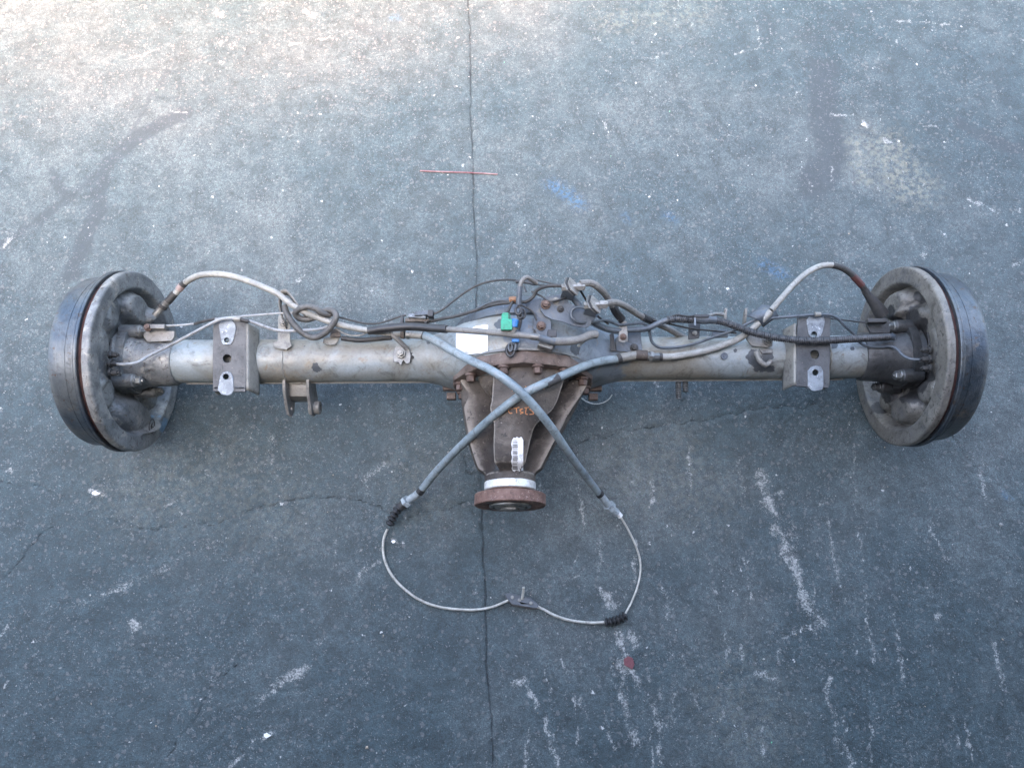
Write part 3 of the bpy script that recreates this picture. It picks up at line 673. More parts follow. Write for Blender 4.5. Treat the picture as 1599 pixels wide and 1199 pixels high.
# embossed mark low on the left plate
b = MB(); o_ = cL+Vector((.0, -.1, -.062))+Vector((.004, 0, 0)); b.tube([o_+Vector((.0, .012*math.cos(a), .010*math.sin(a))) for a in np.linspace(0, 6.28, 24)], .0009, 6)
b.tube([o_+Vector((0, .007, -.003)), o_+Vector((0, -.001, .004)), o_+Vector((0, -.001, -.006))], .001, 6); b.tube([o_+Vector((0, .003, .001)), o_+Vector((0, -.006, .001))], .001, 6)
obj('embossed_mark', b, M['ink'], bpl)
# bleeder screw and wheel-cylinder bolts by the rim of each plate
for sg, bp, px, py in ((-1, bpl, 171, 568), (1, bpr, 1452, 561)):
    for dy, z in ((-14, .235), (0, .235), (14, .235)):
        b = MB(); c = P(px, py+dy, z); b.bolt(c, (-sg, 0, 0), .0045, .012, 1.5, True); obj('bolt', b, M['dark_rubber'], bp)
# inspection slot
for sg, bp, pts in ((-1, bpl, [(174,530),(172,545),(172,556)]), (1, bpr, [(1449,520),(1452,540)])):
    b = MB(); b.tube(path([(a, c, .24) for a, c in pts]), .0016, 8); obj('slot', b, M['ink'], bp)
# mount where the cable enters (a bracket on top of the tube end), with sensor
def plate_px(name, pts, z, th, m, parent, holes=(), bevel=.0008, label=None):
    zf = z if callable(z) else (lambda a, c: z)
    b = MB(); b.plate(pts, holes, lambda a, c: P(a, c, zf(a, c)), th, (0, -.2, 1)); return obj(name, b, m, parent, bevel=bevel, label=label)
def circ(x, y, r, n=18, ry=None): return [(x+r*math.cos(2*math.pi*k/n), y+(ry or r)*math.sin(2*math.pi*k/n)) for k in range(n)]
plate_px('sensor_bracket', [(226,516),(272,517),(272,526),(268,532),(230,534),(224,526)], .195, .006, M['bracket'], axle)
b = MB(); b.box(P(246, 511, .204), (.014, 0, 0), (0, .004, 0), (0, 0, .005)); sn = obj('speed_sensor', b, M['zinc'], axle, bevel=.001)
b = MB(); b.bolt(P(232, 512, .205), (0, 0, 1), .005, .008); obj('bolt', b, M['bolt_rust'], sn)
plate_px('sensor_bracket', [(1356,497),(1385,497),(1392,506),(1390,520),(1360,520),(1354,508)], .195, .006, M['perch'], axle)
b = MB(); b.box(P(1368, 502, .206), (.016, 0, 0), (0, .0035, 0), (0, 0, .006)); sn2 = obj('speed_sensor', b, M['dark_rubber'], axle, bevel=.001)

# ---- spring perches
def perch(xc, yc, inner, holes_px, tongs, dark):
    z = .214; m = M['perch']
    mp = lambda a, c: P(a, c, z - (c-yc)*.00012)
    x0, x1 = xc-26, xc+25
    b = MB()
    if inner > 0: out = [(x0,503),(x0+10,499.5),(x1-3,501),(x1+2,505),(x1+1,560),(x1,600),(x1-1,612),(x0-1,611),(x0-1,560)]
    else: out = [(x0+2,496),(x1-3,491),(x1+3,496),(x1+2,505),(x1+1,560),(x1,604),(x1-3,606),(x0-2,603),(x0-1,560)]
    b.plate(out, [circ(*h) for h in holes_px], mp, .0045, (0, -.12, 1)); pr = obj('spring_perch', b, m, axle, bevel=.0008)
    # folded side webs reaching down round the tube
    xe = x1 if inner > 0 else x0
    for edge, k, dn in ((x1, 1, .062), (x0, -1, .062)):
        top = [mp(edge+k*.3, y) for y in np.linspace(505, 609 if inner > 0 else 601, 15)]
        rows = [top]
        for j in range(1, 7):
            u = j/6; dn = .034
            rows.append([Vector((p.x+k*.004*math.sin(u*1.57)+(k*.004*u if k == inner else 0), p.y, p.z-dn*u)) for i, p in enumerate(top)])
        bb = MB().grid(rows); sw = obj('side_web', bb, M['perch_light'], pr)
        sm_ = sw.modifiers.new('thickness', 'SOLIDIFY'); sm_.thickness = .003
    for ye, sg_ in ((506, 1), (607 if inner > 0 else 600, -1)):
        top = [mp(x, ye) for x in np.linspace(x0+2, x1-2, 5)]
        bb = MB().grid([top]+[[Vector((p.x, p.y-sg_*.002*j, p.z-.007*j)) for p in top] for j in range(1, 5)]); ew = obj('end_web', bb, M['perch'], pr); ew.modifiers.new('thickness', 'SOLIDIFY').thickness = .003
    for t_, hl in tongs:
        bb = MB(); bb.plate(t_, [circ(*h) for h in hl], lambda a, c: mp(a, c)+Vector((0, 0, .0016)), .0035, (0, -.12, 1)); obj('centre_tongue', bb, M['zinc_bright'], pr, bevel=.0008)
    # dark depth seen through the holes
    return pr
perch(359, 557, 1, [(354.5,531.5,3.9),(354.5,560,6.6),(353,588.5,4.3)],
      [([(342,508),(346,502),(362,501),(368,507),(369,514),(364,534),(360,538.5),(349,538.5),(346,533)], [(354.5,531.5,4.1)]), ([(344,588),(348,582),(354,580),(361,582),(364,588),(366,610),(362,616),(354,618),(346,616),(340,609)], [(353,588.5,4.4)])], True)
perch(1270, 552, -1, [(1271,522.5,4.2),(1272.5,553.5,6.8),(1273,582,4.6)],
      [([(1259,500),(1264,494),(1276,492),(1286,494),(1288,503),(1284,520),(1279,528),(1266,528),(1262,522)], [(1271,522.5,4.4)]), ([(1261,579),(1266,573),(1274,571),(1282,573),(1285,580),(1286,600),(1284,609),(1274,611),(1266,610),(1261,604)], [(1273,582,4.7)])], False)

# ---- brackets on the left tube
def bracket_px(name, pts, z, th, m, bolts=(), holes=(), label=None):
    o = plate_px(name, pts, z, th, m, axle, holes, label=label)
    for (a, c, zz, r, mm) in bolts:
        b = MB(); b.bolt(P(a, c, zz), (0, -.1, 1), r, r*1.5, 1.35, True); obj('bolt', b, mm, o)
    return o
bracket_px('hose_bracket', [(434,514),(434,496),(436,490),(450,489),(453,496),(453,532),(456,540),(448,546),(434,544),(426,541),(426,535),(433,533)], .197, .003, M['perch_light'], [(443,503,.2,.0055,M['zinc'])])
b = MB()   # strap looped over the cable
lp = [(446,512,.20),(438,488,.215),(437,468,.225),(441,457,.232),(449,456,.235),(458,466,.232),(470,482,.225),(480,497,.215)]
pp = path(lp); rows = []
for i, p in enumerate(pp): rows.append([p+Vector((0, -.002, -.006)), p+Vector((0, .002, .008))])
b.grid(rows); so_ = obj('strap_loop', b, M['grey_hose'], axle); sm_ = so_.modifiers.new('thickness', 'SOLIDIFY'); sm_.thickness = .0022
bracket_px('hose_bracket', [(505,527),(531,526),(528,533),(524,538),(512,539),(504,536)], .194, .003, M['perch_light'])
bracket_px('cable_bracket', [(516,514),(530,513),(532,526),(515,527)], .2, .004, M['iron'])
# clamp with bolt
b = MB(); b.tube(path([(610,518,.215),(616,526,.213),(625,534,.208),(636,545,.2)]), .004, 8); obj('strap', b, M['grey_hose'], axle)
bracket_px('cable_clamp', [(617,541),(628,540),(639,543),(642,556),(640,567),(634,568),(630,562),(626,571),(622,566),(614,565),(613,552)], .200, .005, M['zinc'], [(626,552,.203,.006,M['zinc'])])
b = MB(); b.lathe([(0, .008), (.002, .0078), (.002, .0035), (.005, .003), (.005, 0)], P(643, 558, .192), (0.3, -.3, 1), 20); obj('stud', b, M['dark_rubber'], axle)
# damper bracket in front of the left tube
sb = None
def ear(px, holepx):
    b = MB(); x = P(px, 600, .13).x
    prof = [(-.030, .01), (-.030, -.035), (-.055, -.058), (-.077, -.058), (-.088, -.046), (-.088, -.030), (-.078, -.018), (-.055, .002)]
    n = len(prof)
    b.plate([(a, c) for a, c in prof], [[( -.074+.0055*math.cos(2*math.pi*k/16), -.040+.0055*math.sin(2*math.pi*k/16)) for k in range(16)]], lambda a, c: A(x+.0025, a, c), .005, (1, 0, 0))
    return b
sb = obj('damper_bracket', ear(452, None), M['bracket'], axle, bevel=.0008)
obj('ear', ear(488, None), M['bracket'], sb, bevel=.0008)
b = MB(); x0, x1 = P(452, 600, .13).x, P(488, 600, .13).x
rows = [[A(x, -.030, -.01), A(x, -.045, -.015), A(x, -.058, -.020), A(x, -.062, -.035), A(x, -.06, -.055)] for x in np.linspace(x0, x1, 6)]
w_ = obj('web', MB().grid(rows), M['bracket'], sb); w_.modifiers.new('t', 'SOLIDIFY').thickness = .004
b = MB(); c = A(x1+.004, -.074, -.040); b.lathe([(-.01, .0118), (.008, .0118), (.009, .010), (.009, .006), (.004, .0058), (.004, 0)], c, (1, 0, 0), 28); obj('weld_nut', b, M['bracket'], sb)

# ---- white sticker on the housing
def on_housing(px, py, lift=.0016):
    d = (P(px, py, 0)-CAM).normalized(); t = .95
    while t < 1.45:
        q = CAM+d*t-A(0, 0, 0); q.y -= YAW*q.x; s = q.dot(PV); tt = q.dot(UV)
        th, sh = t_half(q.x)+lift, s_half(q.x)+lift; e = 2+1.3*(1-smooth(.08, .18, abs(q.x-.018)))
        if abs(s/sh)**e+abs(tt/th)**e < 1: return CAM+d*t
        t += .0005
    return P(px, py, .2)
poly_l = lambda y: 712; rows = []
for j in range(13):
    u = j/12; rows.append([on_housing(712+(762-712)*i/10, (515+(556-515)*u)*(1-i/10)+(506+(549-506)*u)*(i/10)+(2 if (i+j) % 5 == 0 and j in (0, 12) else 0)) for i in range(11)])
obj('paper_sticker', MB().grid(rows), M['sticker'], axle, label='blank white sticker left of the differential')

# ---- bracket plates on top of the banjo
def top_z(a, c): return .283
plate1 = bracket_px('hose_mount', [(853,463),(846,468),(842,476),(844,485),(850,493),(862,499),(880,503),(892,508),(905,511),(916,512),(922,508),(925,500),(934,493),(930,484),(918,480),(906,481),(897,477),(888,473),(886,468),(893,463),(891,457),(880,458),(866,461)], .288, .004, M['bracket_blue'],
   [(852,476,.288,.0058,M['bolt_rust']),(868,470,.288,.0042,M['zinc']),(875,483,.288,.0042,M['dark_rubber'])])
bracket_px('hose_mount_leg', [(818,471),(845,466),(846,484),(852,494),(861,500),(861,530),(852,538),(846,531),(838,524),(836,516),(832,514),(832,498),(838,492),(826,484)], .282, .004, M['bracket_blue'], [(845,509,.283,.0055,M['bolt_rust'])])
# two raised tabs with clip plates
for (bx, by, tx, ty) in ((884,462,893,447), (920,488,928,475)):
    b = MB(); p0, p1 = P(bx-9, by+3, .288), P(bx+9, by+8, .288); q0, q1 = P(tx-12, ty+4, .315), P(tx+4, ty+12, .312)
    b.add([p0, p1, q1, q0, p0+Vector((0, .004, 0)), p1+Vector((0, .004, 0)), q1+Vector((0, .004, 0)), q0+Vector((0, .004, 0))], [(0,1,2,3),(7,6,5,4),(0,4,5,1),(1,5,6,2),(2,6,7,3),(3,7,4,0)])
    obj('tab', b, M['bracket_blue'], plate1)
    for dx_, mm in ((-3, 'zinc'), (0, 'black'), (3.2, 'bracket')):
        b = MB(); c = P(tx+dx_, ty, .322); ax_ = Vector((.66, .28, .70)).normalized(); e1 = Vector((-.34, .94, 0)).normalized(); e2 = ax_.cross(e1)
        hx = [(math.cos(k*math.pi/3)*(.016 if k % 3 == 0 else .0125), math.sin(k*math.pi/3)*.012) for k in range(6)]
        b.plate(hx, [], lambda a, c_: c+e1*a+e2*c_, .0034 if dx_ == 0 else .0022, ax_); obj('hose_clip', b, M[mm], plate1, bevel=.0004)
    b = MB(); c = P(tx-12, ty+2, .320); b.lathe([(-.004, 0), (-.004, .006), (.006, .006), (.006, .0045), (.020, .0042), (.020, .0068), (.030, .0066), (.032, .0052), (.032, 0)], c, (.96, .05, 0), 6); obj('fitting', b, M['bracket'], plate1)
# right-hand line clamp bracket
b1 = bracket_px('line_bracket', [(961,529),(970,519),(982,518),(1000,516),(1001,524),(1003,548),(999,552),(990,551),(978,549),(962,548)], .205, .004, M['bracket_blue'], [(990,543,.206,.005,M['dark_rubber'])])
bracket_px('clip', [(967,502),(978,501),(979,504),(981,533),(972,535),(966,533)], .236, .0025, M['bracket'], [(973,526,.2365,.0042,M['bolt_rust']),(973,505,.2365,.0024,M['zinc'])])
bracket_px('side_bracket', [(952,522),(958,518),(962,549),(954,548)], .21, .004, M['dark_rubber'])
bracket_px('line_bracket', [(1076,505),(1094,505),(1092,528),(1075,530)], .2, .004, M['black'], [(1085,520,.2015,.003,M['steel_worn'])])
bracket_px('cable_bracket', [(1112,516),(1135,514),(1137,527),(1113,528)], .197, .004, M['bracket_blue'])
# ears behind the tube on the right
for a in (1131, 1162):
    b = MB(); b.plate([(0, 0), (.0, .022), (.004, .028), (.009, .028), (.011, .02), (.012, 0)], [[(.006+.002*math.cos(q), .021+.002*math.sin(q)) for q in np.linspace(0, 5.5, 8)]], lambda u, v: P(a, 508, .19)+Vector((v*.05, v*.85, u+v*.4)), .004, (1, .05, 0)); obj('ear', b, M['bracket'], axle, bevel=.0005)
# hook stub in its dark greasy patch, and bolt plate above
b = MB(); b.tube(path([(1181,549,.195),(1185,561,.196),(1196,570,.195),(1204,564,.195)]), .0045, 10); obj('hook_stub', b, M['bracket'], axle)
bracket_px('cable_clamp', [(1164,518),(1180,514),(1195,520),(1205,529),(1207,540),(1198,543),(1188,541),(1174,540),(1166,530)], .2, .004, M['bracket'], [(1199,533,.202,.0058,M['zinc'])])
bracket_px('hook_plate', [(1186,545),(1207,545),(1206,551),(1190,552)], .196, .004, M['zinc'])
b = MB(); b.lathe([(0, .006), (.0012, .0058), (.0012, .0022), (.002, .002), (.002, 0)], P(1131, 556, .1935), (0, -.1, 1), 24); obj('plug', b, M['bracket_blue'], axle)
# studs under the right tube
for a, c, z, l in ((1059,600,.14,.032),(1070,598,.14,.022)):
    b = MB(); p = P(a, c-4, z); rads = [(i*.002, .0056 if i % 2 else .0042) for i in range(int(l/.002))]; b.lathe([(0, 0)]+rads+[(rads[-1][0]+.001, 0)], p, (0, -1, -.15), 16); obj('threaded_stud', b, M['steel_worn'], axle)
# weld beads beside the perches
for x in (-.455, -.385, .465, .535):
    b = MB(); b.tube([H(x+.001*math.sin(k*2.1), .0375*math.cos(k*.12+.2), .0375*math.sin(k*.12+.2)) for k in range(24)], .0016, 6); obj('weld_bead', b, M['perch_light'], axle)

# ---- rigid brake lines (parts of the axle)
def line(name, pts, r, m, parent=axle, seg=10, step=.004, label=None):
    b = MB(); b.tube(path(pts, step), r, seg); return obj(name, b, m, parent, label=label)
ll = line('brake_line', [(176,568,.235),(192,569,.235),(214,566,.225),(232,556,.215),(262,541,.21),(300,521,.22),(330,505,.228),(341,500,.23),(352,497.5,.232),(378,498,.232),(400,505,.222),(425,514,.214),(440,516.5,.212),(470,516,.215),(498,514,.215),(512,510,.21)], .0026, M['line'])
b = MB(); b.lathe([(-.008, .0042), (.004, .0042), (.006, .003)], P(176, 568, .235), (1, 0, 0), 6); obj('flare_nut', b, M['dark_rubber'], ll)
b = MB(); b.tube(path([(366,498,.2335),(376,498.5,.2335)]), .0042, 10); obj('clip', b, M['perch_light'], ll)
b = MB(); b.tube(path([(376,499,.2335),(388,502,.230)]), .0036, 10); obj('sleeve', b, M['dark_rubber'], ll)
lr = line('brake_line', [(914,480,.31),(900,480,.30),(893,485,.297),(892,494,.296),(900,502,.294),(912,504,.288),(930,502,.275),(946,500,.262),(955,503,.25),(965,507,.242),(985,506,.235),(1002,505,.228),(1012,510,.222),(1015,522,.215),(1018,534,.208),(1028,542,.204),(1045,543,.203),(1065,541,.203),(1090,535,.204),(1118,525,.205),(1146,516,.212),(1180,500,.222),(1205,497,.225),(1240,494,.226),(1268,492,.228),(1296,492,.228),(1306,496,.225),(1320,510,.215),(1335,524,.2),(1342,534,.198),(1352,540,.198),(1372,542,.2),(1392,541,.203),(1402,546,.21),(1409,554,.215),(1420,560,.222),(1440,562,.23)], .0024, M['line_blue'])
b = MB(); b.tube(path([(1272,491,.230),(1281,491,.230)]), .0042, 10); obj('clip', b, M['perch_light'], lr)
b = MB(); b.lathe([(0, .0036), (.014, .0036), (.016, .0045), (.024, .0045)], P(1436, 562, .23), (1, 0, 0), 6); obj('flare_nut', b, M['steel_worn'], lr)
l3 = line('brake_line', [(672,502,.21),(690,498,.22),(715,493,.235),(745,484,.26),(775,475,.285),(805,472,.295),(822,471,.298),(833,463,.300),(838,454,.305),(850,448,.312),(866,446,.318),(882,447,.32)], .0027, M['dark_rubber'])
l4 = line('brake_hose', [(906,443,.322),(922,442,.318),(938,452,.30),(950,467,.27),(960,483,.25),(968,498,.24)], .0055, M['grey_hose'], step=.003)
line('sleeve', [(957,478,.254),(963,489,.246),(972,500,.238)], .0068, M['black'], l4)
l5 = line('brake_hose', [(942,475,.312),(958,472,.305),(978,479,.275),(998,492,.24),(1020,503,.215),(1045,514,.19),(1062,524,.17),(1078,531,.15)], .0052, M['grey_hose'], step=.003)
line('sleeve', [(1004,495,.234),(1016,501,.22),(1024,505,.211)], .0066, M['black'], l5)

# ================================================================== breather hose with its knot
br = thing('breather_hose', 'dark grey hose knotted on the left tube and running on across the white sticker', 'hose', P(560, 520, 0))
line('hose', [(444,478,.222),(449,492,.222),(460,508,.219),(474,521,.213),(490,527,.21),(506,521,.214),(519,507,.222),(525,494,.226),(521,486,.226),(512,484,.224),(502,488,.22),(492,495,.217),(478,499,.215),(466,496,.218),(461,489,.225),(468,482,.232),(481,479,.236),(493,482,.234),(503,489,.228),(516,492,.218)], .0052, M['knot_hose'], br, 12, .003)
line('hose', [(533,528,.2),(560,531,.197),(590,529,.197),(612,527,.2)], .0042, M['dark_rubber'], br)
line('end_tube', [(575,517,.225),(600,513,.23),(640,510,.238),(670,512,.248),(698,514,.262)], .0066, M['black'], br, 14)
line('tube', [(695,514,.26),(740,517,.278),(790,521,.295),(830,525,.302),(846,527,.303)], .0048, M['grey_hose'], br, 14)
line('collar', [(828,525,.302),(840,526.5,.303)], .0056, M['zinc'], br, 14)
line('elbow', [(842,527,.303),(856,531,.302),(866,534,.3)], .0056, M['bracket_blue'], br, 14)
line('tube', [(862,533,.298),(885,533,.295),(905,530,.29),(922,523,.284),(931,522,.279)], .0066, M['grey_hose'], br, 14)
b = MB(); b.box(P(853, 540, .285), (.011, -.004, 0), (.003, .005, 0), (0, 0, .008)); obj('clip', b, M['steel_worn'], br, bevel=.001)
b = MB(); b.box(P(862, 522, .29), (.007, 0, 0), (0, .006, 0), (0, 0, .006)); obj('clip', b, M['black'], br, bevel=.001)
line('pin', [(902,541,.27),(912,533,.272)], .0022, M['wire'], br)

# ================================================================== parking brake cables
kg = 'parking brake cables of the axle'
ca = thing('brake_cable', 'pale brake cable arching from the left drum, then crossing the differential to the lower right', 'cable', P(500, 500, 0), kg)
line('cable_sheath', [(268,466,.19),(276,456,.195),(284,446,.2),(296,437,.21),(312,430,.22),(334,428,.23),(356,430,.235),(382,437,.238),(410,448,.238),(434,459,.236),(456,476,.232),(480,489,.225),(505,499,.218),(530,507,.215),(552,512,.214),(580,517,.212),(605,520,.212),(628,522,.213)], .0052, M['pale_hose'], ca, 14, .003)
line('band', [(279,452.5,.1975),(284,446,.201)], .0062, M['pink'], ca, 14, .002)
line('band', [(284,446,.201),(289,441.5,.2045)], .0060, M['dark_rubber'], ca, 14, .002)
line('boot', [(253,480,.182),(256,476,.184)], .0085, M['dark_rubber'], ca, 14, .002)
line('band', [(262,471,.188),(269,463,.192),(273,458,.194)], .0064, M['dark_rubber'], ca, 14, .002)
line('end_ferrule', [(242,493,.178),(253,480,.182),(264,469,.188)], .0062, M['zinc'], ca, 14, .003)
line('collar', [(626,521,.214),(632,521.5,.214)], .0085, M['iron'], ca, 14, .002)
line('collar', [(634,522,.214),(640,522.5,.214)], .0078, M['steel_worn'], ca, 14, .002)
line('coupling', [(640,522,.214),(660,524,.216)], .0064, M['pale_hose'], ca, 14, .002)
line('collar', [(659,523.5,.216),(664,525,.216)], .0068, M['dark_rubber'], ca, 14, .002)
line('cable_hose', [(662,524,.216),(682,533,.225),(705,547,.24),(735,563,.262),(765,577,.28),(790,593,.288),(815,614,.285),(840,641,.268),(862,669,.24),(885,703,.19),(905,731,.135),(922,753,.09),(934,769,.06)], .0068, M['blue_hose'], ca, 16, .004)
line('collar', [(934,768,.06),(938,773,.055)], .0074, M['black'], ca, 14, .002)
line('end_ferrule', [(936,770,.057),(944,781,.045),(952,791,.035)], .0070, M['ferrule'], ca, 14, .002)
line('collar', [(949,788,.038),(952,791,.034),(955,794,.031)], [.0070, .0115, .0115, .0115, .009, .007][:len(path([(949,788,.038),(952,791,.034),(955,794,.031)], .002))] if False else .0105, M['ferrule'], ca, 6, .002)
line('end_ferrule', [(956,795,.03),(963,801,.024)], .0074, M['ferrule'], ca, 12, .002)
line('tip', [(963,799,.025),(969,806,.02)], .0050, M['sticker'], ca, 12, .002)
wp = [(968,805,.02),(980,825,.014),(992,850,.009),(999,872,.006),(1000,892,.005),(995,917,.005),(985,942,.006),(974,962,.007)]
line('wire', wp, .0019, M['wire'], ca, 8)
def boot(name, pts, r0, r1, n, parent):
    p = path(pts, .0009); L = len(p); rr = []
    for i in range(L):
        u = i/(L-1); rr.append(r0+(r1-r0)*(.5-.5*math.cos(u*n*2*math.pi)) if .04 < u < .96 else r0*.8)
    b = MB(); b.tube(p, rr, 14); return obj(name, b, M['black'], parent)
boot('rubber_boot', [(978,960,.010),(968,966,.011),(955,970,.011),(944,971.5,.009)], .0048, .0088, 6, ca)
line('wire', [(944,971,.008),(925,972,.005),(905,970.5,.005),(885,967,.005),(865,960,.006),(850,952,.008),(838,946,.012)], .0026, M['wire'], ca, 8)

cb = thing('brake_cable', 'pale brake cable arching from the right drum, then crossing the differential to the lower left', 'cable', P(1100, 540, 0), kg)
line('cable_sheath', [(1205,484,.235),(1222,464,.24),(1240,444,.24),(1262,425,.238),(1284,415,.235),(1300,414,.232)], .0050, M['pale_hose'], cb, 14, .003)
line('cable_sheath', [(1299,414,.232),(1316,419,.226),(1334,432,.215),(1346,446,.208),(1352,456,.2)], .0053, M['dark_rubber'], cb, 14, .003)
line('band', [(1332,431,.216),(1338,437,.213),(1346,446,.208)], .0058, M['red_band'], cb, 14, .003)
b = MB(); pq = path([(1350,453,.202),(1360,467,.195),(1370,480,.188),(1378,492,.182)], .003); b.tube(pq, [.0062+.0055*smooth(0, 1, i/(len(pq)-1)) for i in range(len(pq))], 16); obj('boot', b, M['dark_rubber'], cb)
line('cable_sheath', [(1204,486,.234),(1190,500,.226),(1172,516,.215),(1155,528,.207),(1132,538,.203),(1105,547,.201),(1075,553,.201),(1050,557,.202),(1030,557,.203)], .0057, M['pale_hose'], cb, 14, .003)
# hood-shaped clamp
hood = MB(); rows = []
for i, (a, c) in enumerate(((1204,483),(1192,492),(1180,501))):
    cc = P(a, c, .226+.0*i); rows.append([cc+Vector((.7*q_*.018*1.0, .7*q_*.018*(-.0)-abs(q_)*.0, 0))+Vector((0, -q_*.010, .012*math.cos(q_*1.5)-.004)) for q_ in np.linspace(-1, 1, 11)])
ho = obj('cable_hood', MB().grid(rows), M['bracket_blue'], axle); ho.modifiers.new('t', 'SOLIDIFY').thickness = .002
line('collar', [(1034,557,.203),(1029,557,.203)], .0066, M['dark_rubber'], cb, 14, .002)
line('coupling', [(1029,557,.203),(1020,557,.204),(1010,556,.205)], .0068, M['steel_worn'], cb, 8, .002)
line('collar', [(1018,557,.204),(1013,556,.205)], .0092, M['zinc'], cb, 6, .002)
line('collar', [(1010,555,.205),(992,554,.207)], .0086, M['iron'], cb, 12, .002)
line('coupling', [(994,554,.207),(968,559,.212)], .0076, M['perch_light'], cb, 14, .002)
line('collar', [(969,559,.212),(963,561,.213)], .0082, M['dark_rubber'], cb, 14, .002)
line('cable_hose', [(966,560,.212),(945,563,.22),(920,569,.235),(895,579,.252),(868,591,.268),(845,601,.276),(815,616,.272),(780,642,.250),(750,668,.218),(725,691,.18),(700,716,.13),(678,740,.09),(658,765,.06)], .0068, M['blue_hose'], cb, 16, .004)
line('band', [(872,590,.2665),(862,595,.2705),(853,599.5,.2735)], .0074, M['dark_rubber'], cb, 14, .002)
line('collar', [(660,763,.062),(655,769,.056)], .0074, M['black'], cb, 14, .002)
line('end_ferrule', [(657,767,.058),(647,775,.046),(638,781,.038)], .0072, M['ferrule'], cb, 14, .002)
line('collar', [(637,781,.038),(633,785,.034)], .0112, M['ferrule'], cb, 6, .002)
line('end_ferrule', [(634,785,.034),(624,792,.027)], .0082, M['dark_rubber'], cb, 12, .002)
boot('rubber_boot', [(627,789,.03),(618,799,.023),(612,810,.017),(608,820,.013)], .0048, .0092, 5, cb)
line('wire', [(605,826,.01),(600,838,.007),(598,855,.005),(601,875,.005),(612,898,.005),(630,918,.005),(655,936,.005),(685,947,.005),(715,951,.005),(745,951.5,.005),(770,947,.007),(794,937,.011)], .0024, M['wire'], cb, 8)

# equalizer plate
eq = thing('cable_equalizer', 'small grey pressed metal plate with a pin joining the two thin brake wires', 'plate', P(814, 940, 0))
plate_px('top_plate', [(788,927),(795,926),(828,933),(840,943),(841,948),(835,949),(800,943),(793,936)], .016, .002, M['line_blue'], eq, [circ(811,936.5,2.6), circ(800,932,1.7), circ(829,941,1.9)])
plate_px('bottom_plate', [(788,930),(795,929),(828,936),(840,946),(841,951),(835,952),(800,946),(793,939)], .006, .002, M['perch'], eq)
for a, c in ((800,932), (829,941), (811,936.5)):
    b = MB(); b.lathe([(0, .0032), (.0105, .0032), (.0115, .0024), (.0115, 0)], P(a, c, .006), (0, 0, 1), 14); obj('rivet', b, M['steel_worn'], eq)
line('pin', [(815,935,.017),(817,925,.024),(817.5,917,.03)], .0024, M['wire'], eq, 10)

# ================================================================== wiring harness
wh = thing('wiring_harness', 'thin black wiring with connectors and clips running along the top of the axle', 'wiring', P(760, 460, 0))
line('wire', [(517,492,.218),(545,499,.21),(570,505,.207),(590,505,.207),(608,500,.21),(625,494,.215),(634,492,.215)], .0017, M['dark_rubber'], wh, 8)
line('wire', [(524,513,.21),(540,522,.207),(560,524,.207),(575,519,.212)], .0013, M['zinc'], wh, 8)
line('wire', [(254,509,.2),(275,508,.2),(300,506,.205),(325,500,.22),(345,497,.224),(400,492,.224),(440,489,.22),(470,487,.22)], .0018, M['line'], wh, 8)
line('wire_sleeve', [(304,505.5,.206),(325,500,.22),(336,498,.223)], .0026, M['dark_rubber'], wh, 8)
line('wire', [(1290,497,.2),(1320,500,.2),(1345,503,.2),(1360,504,.204)], .0015, M['black'], wh, 8)
line('wire', [(676,491,.222),(690,484,.225),(708,470,.225),(730,454,.228),(752,443,.235),(775,438,.24),(800,437,.25),(818,440,.26)], .0019, M['black'], wh, 8)
cn = MB(); cn.box(P(652, 495, .218), (.0145, -.001, 0), (0, .0035, 0), (0, 0, .006)); conn = obj('connector', cn, M['zinc_bright'], wh, bevel=.001)
cn = MB(); cn.box(P(660, 490.5, .222), (.013, .001, 0), (0, .004, 0), (0, 0, .006)); obj('connector_body', cn, M['bracket_blue'], conn, bevel=.001)
cn = MB(); cn.box(P(673, 491, .222), (.0045, 0, 0), (0, .006, 0), (0, 0, .0075)); obj('connector_cap', cn, M['black'], conn, bevel=.001)
cn = MB(); cn.box(P(652, 501, .212), (.02, 0, 0), (0, .003, 0), (0, 0, .006)); obj('clip', cn, M['iron'], conn, bevel=.001)
for a in (628, 665):
    cn = MB(); cn.box(P(a, 501, .211), (.0022, 0, 0), (0, .006, 0), (0, 0, .006)); obj('clip_leg', cn, M['black'], conn, bevel=.0005)
# loop up and over, bundle by the hump
line('wire', [(813,473,.3),(810,460,.31),(812,447,.318),(817,436,.32),(823,433,.318),(830,437,.31),(838,442,.30)], .0034, M['grey_hose'], wh, 8)
line('wire', [(818,440,.27),(832,443,.275),(850,446,.285),(866,448,.3)], .0017, M['black'], wh, 8)
line('wire', [(822,433,.27),(840,438,.27),(862,443,.275),(874,448,.28)], .0015, M['dark_rubber'], wh, 8)
line('wire_sleeve', [(806,440,.262),(820,440,.268),(836,443,.275)], .0034, M['black'], wh, 10)
line('wire', [(818,446,.27),(822,456,.27)], .0014, M['black'], wh, 8)
line('wire', [(830,455,.29),(845,462,.292),(858,470,.295),(880,466,.295),(893,458,.29)], .0016, M['black'], wh, 8)
line('wire', [(742,486,.262),(760,476,.275),(785,470,.29),(812,476,.296),(832,487,.294),(838,500,.292)], .0016, M['dark_rubber'], wh, 8)
line('wire', [(893,440,.32),(905,452,.30),(915,468,.28),(932,492,.262),(950,506,.248)], .0018, M['dark_rubber'], wh, 8)
line('wire', [(1020,500,.226),(1050,507,.222),(1080,513,.214),(1120,517,.206),(1150,520,.205)], .0016, M['black'], wh, 8)
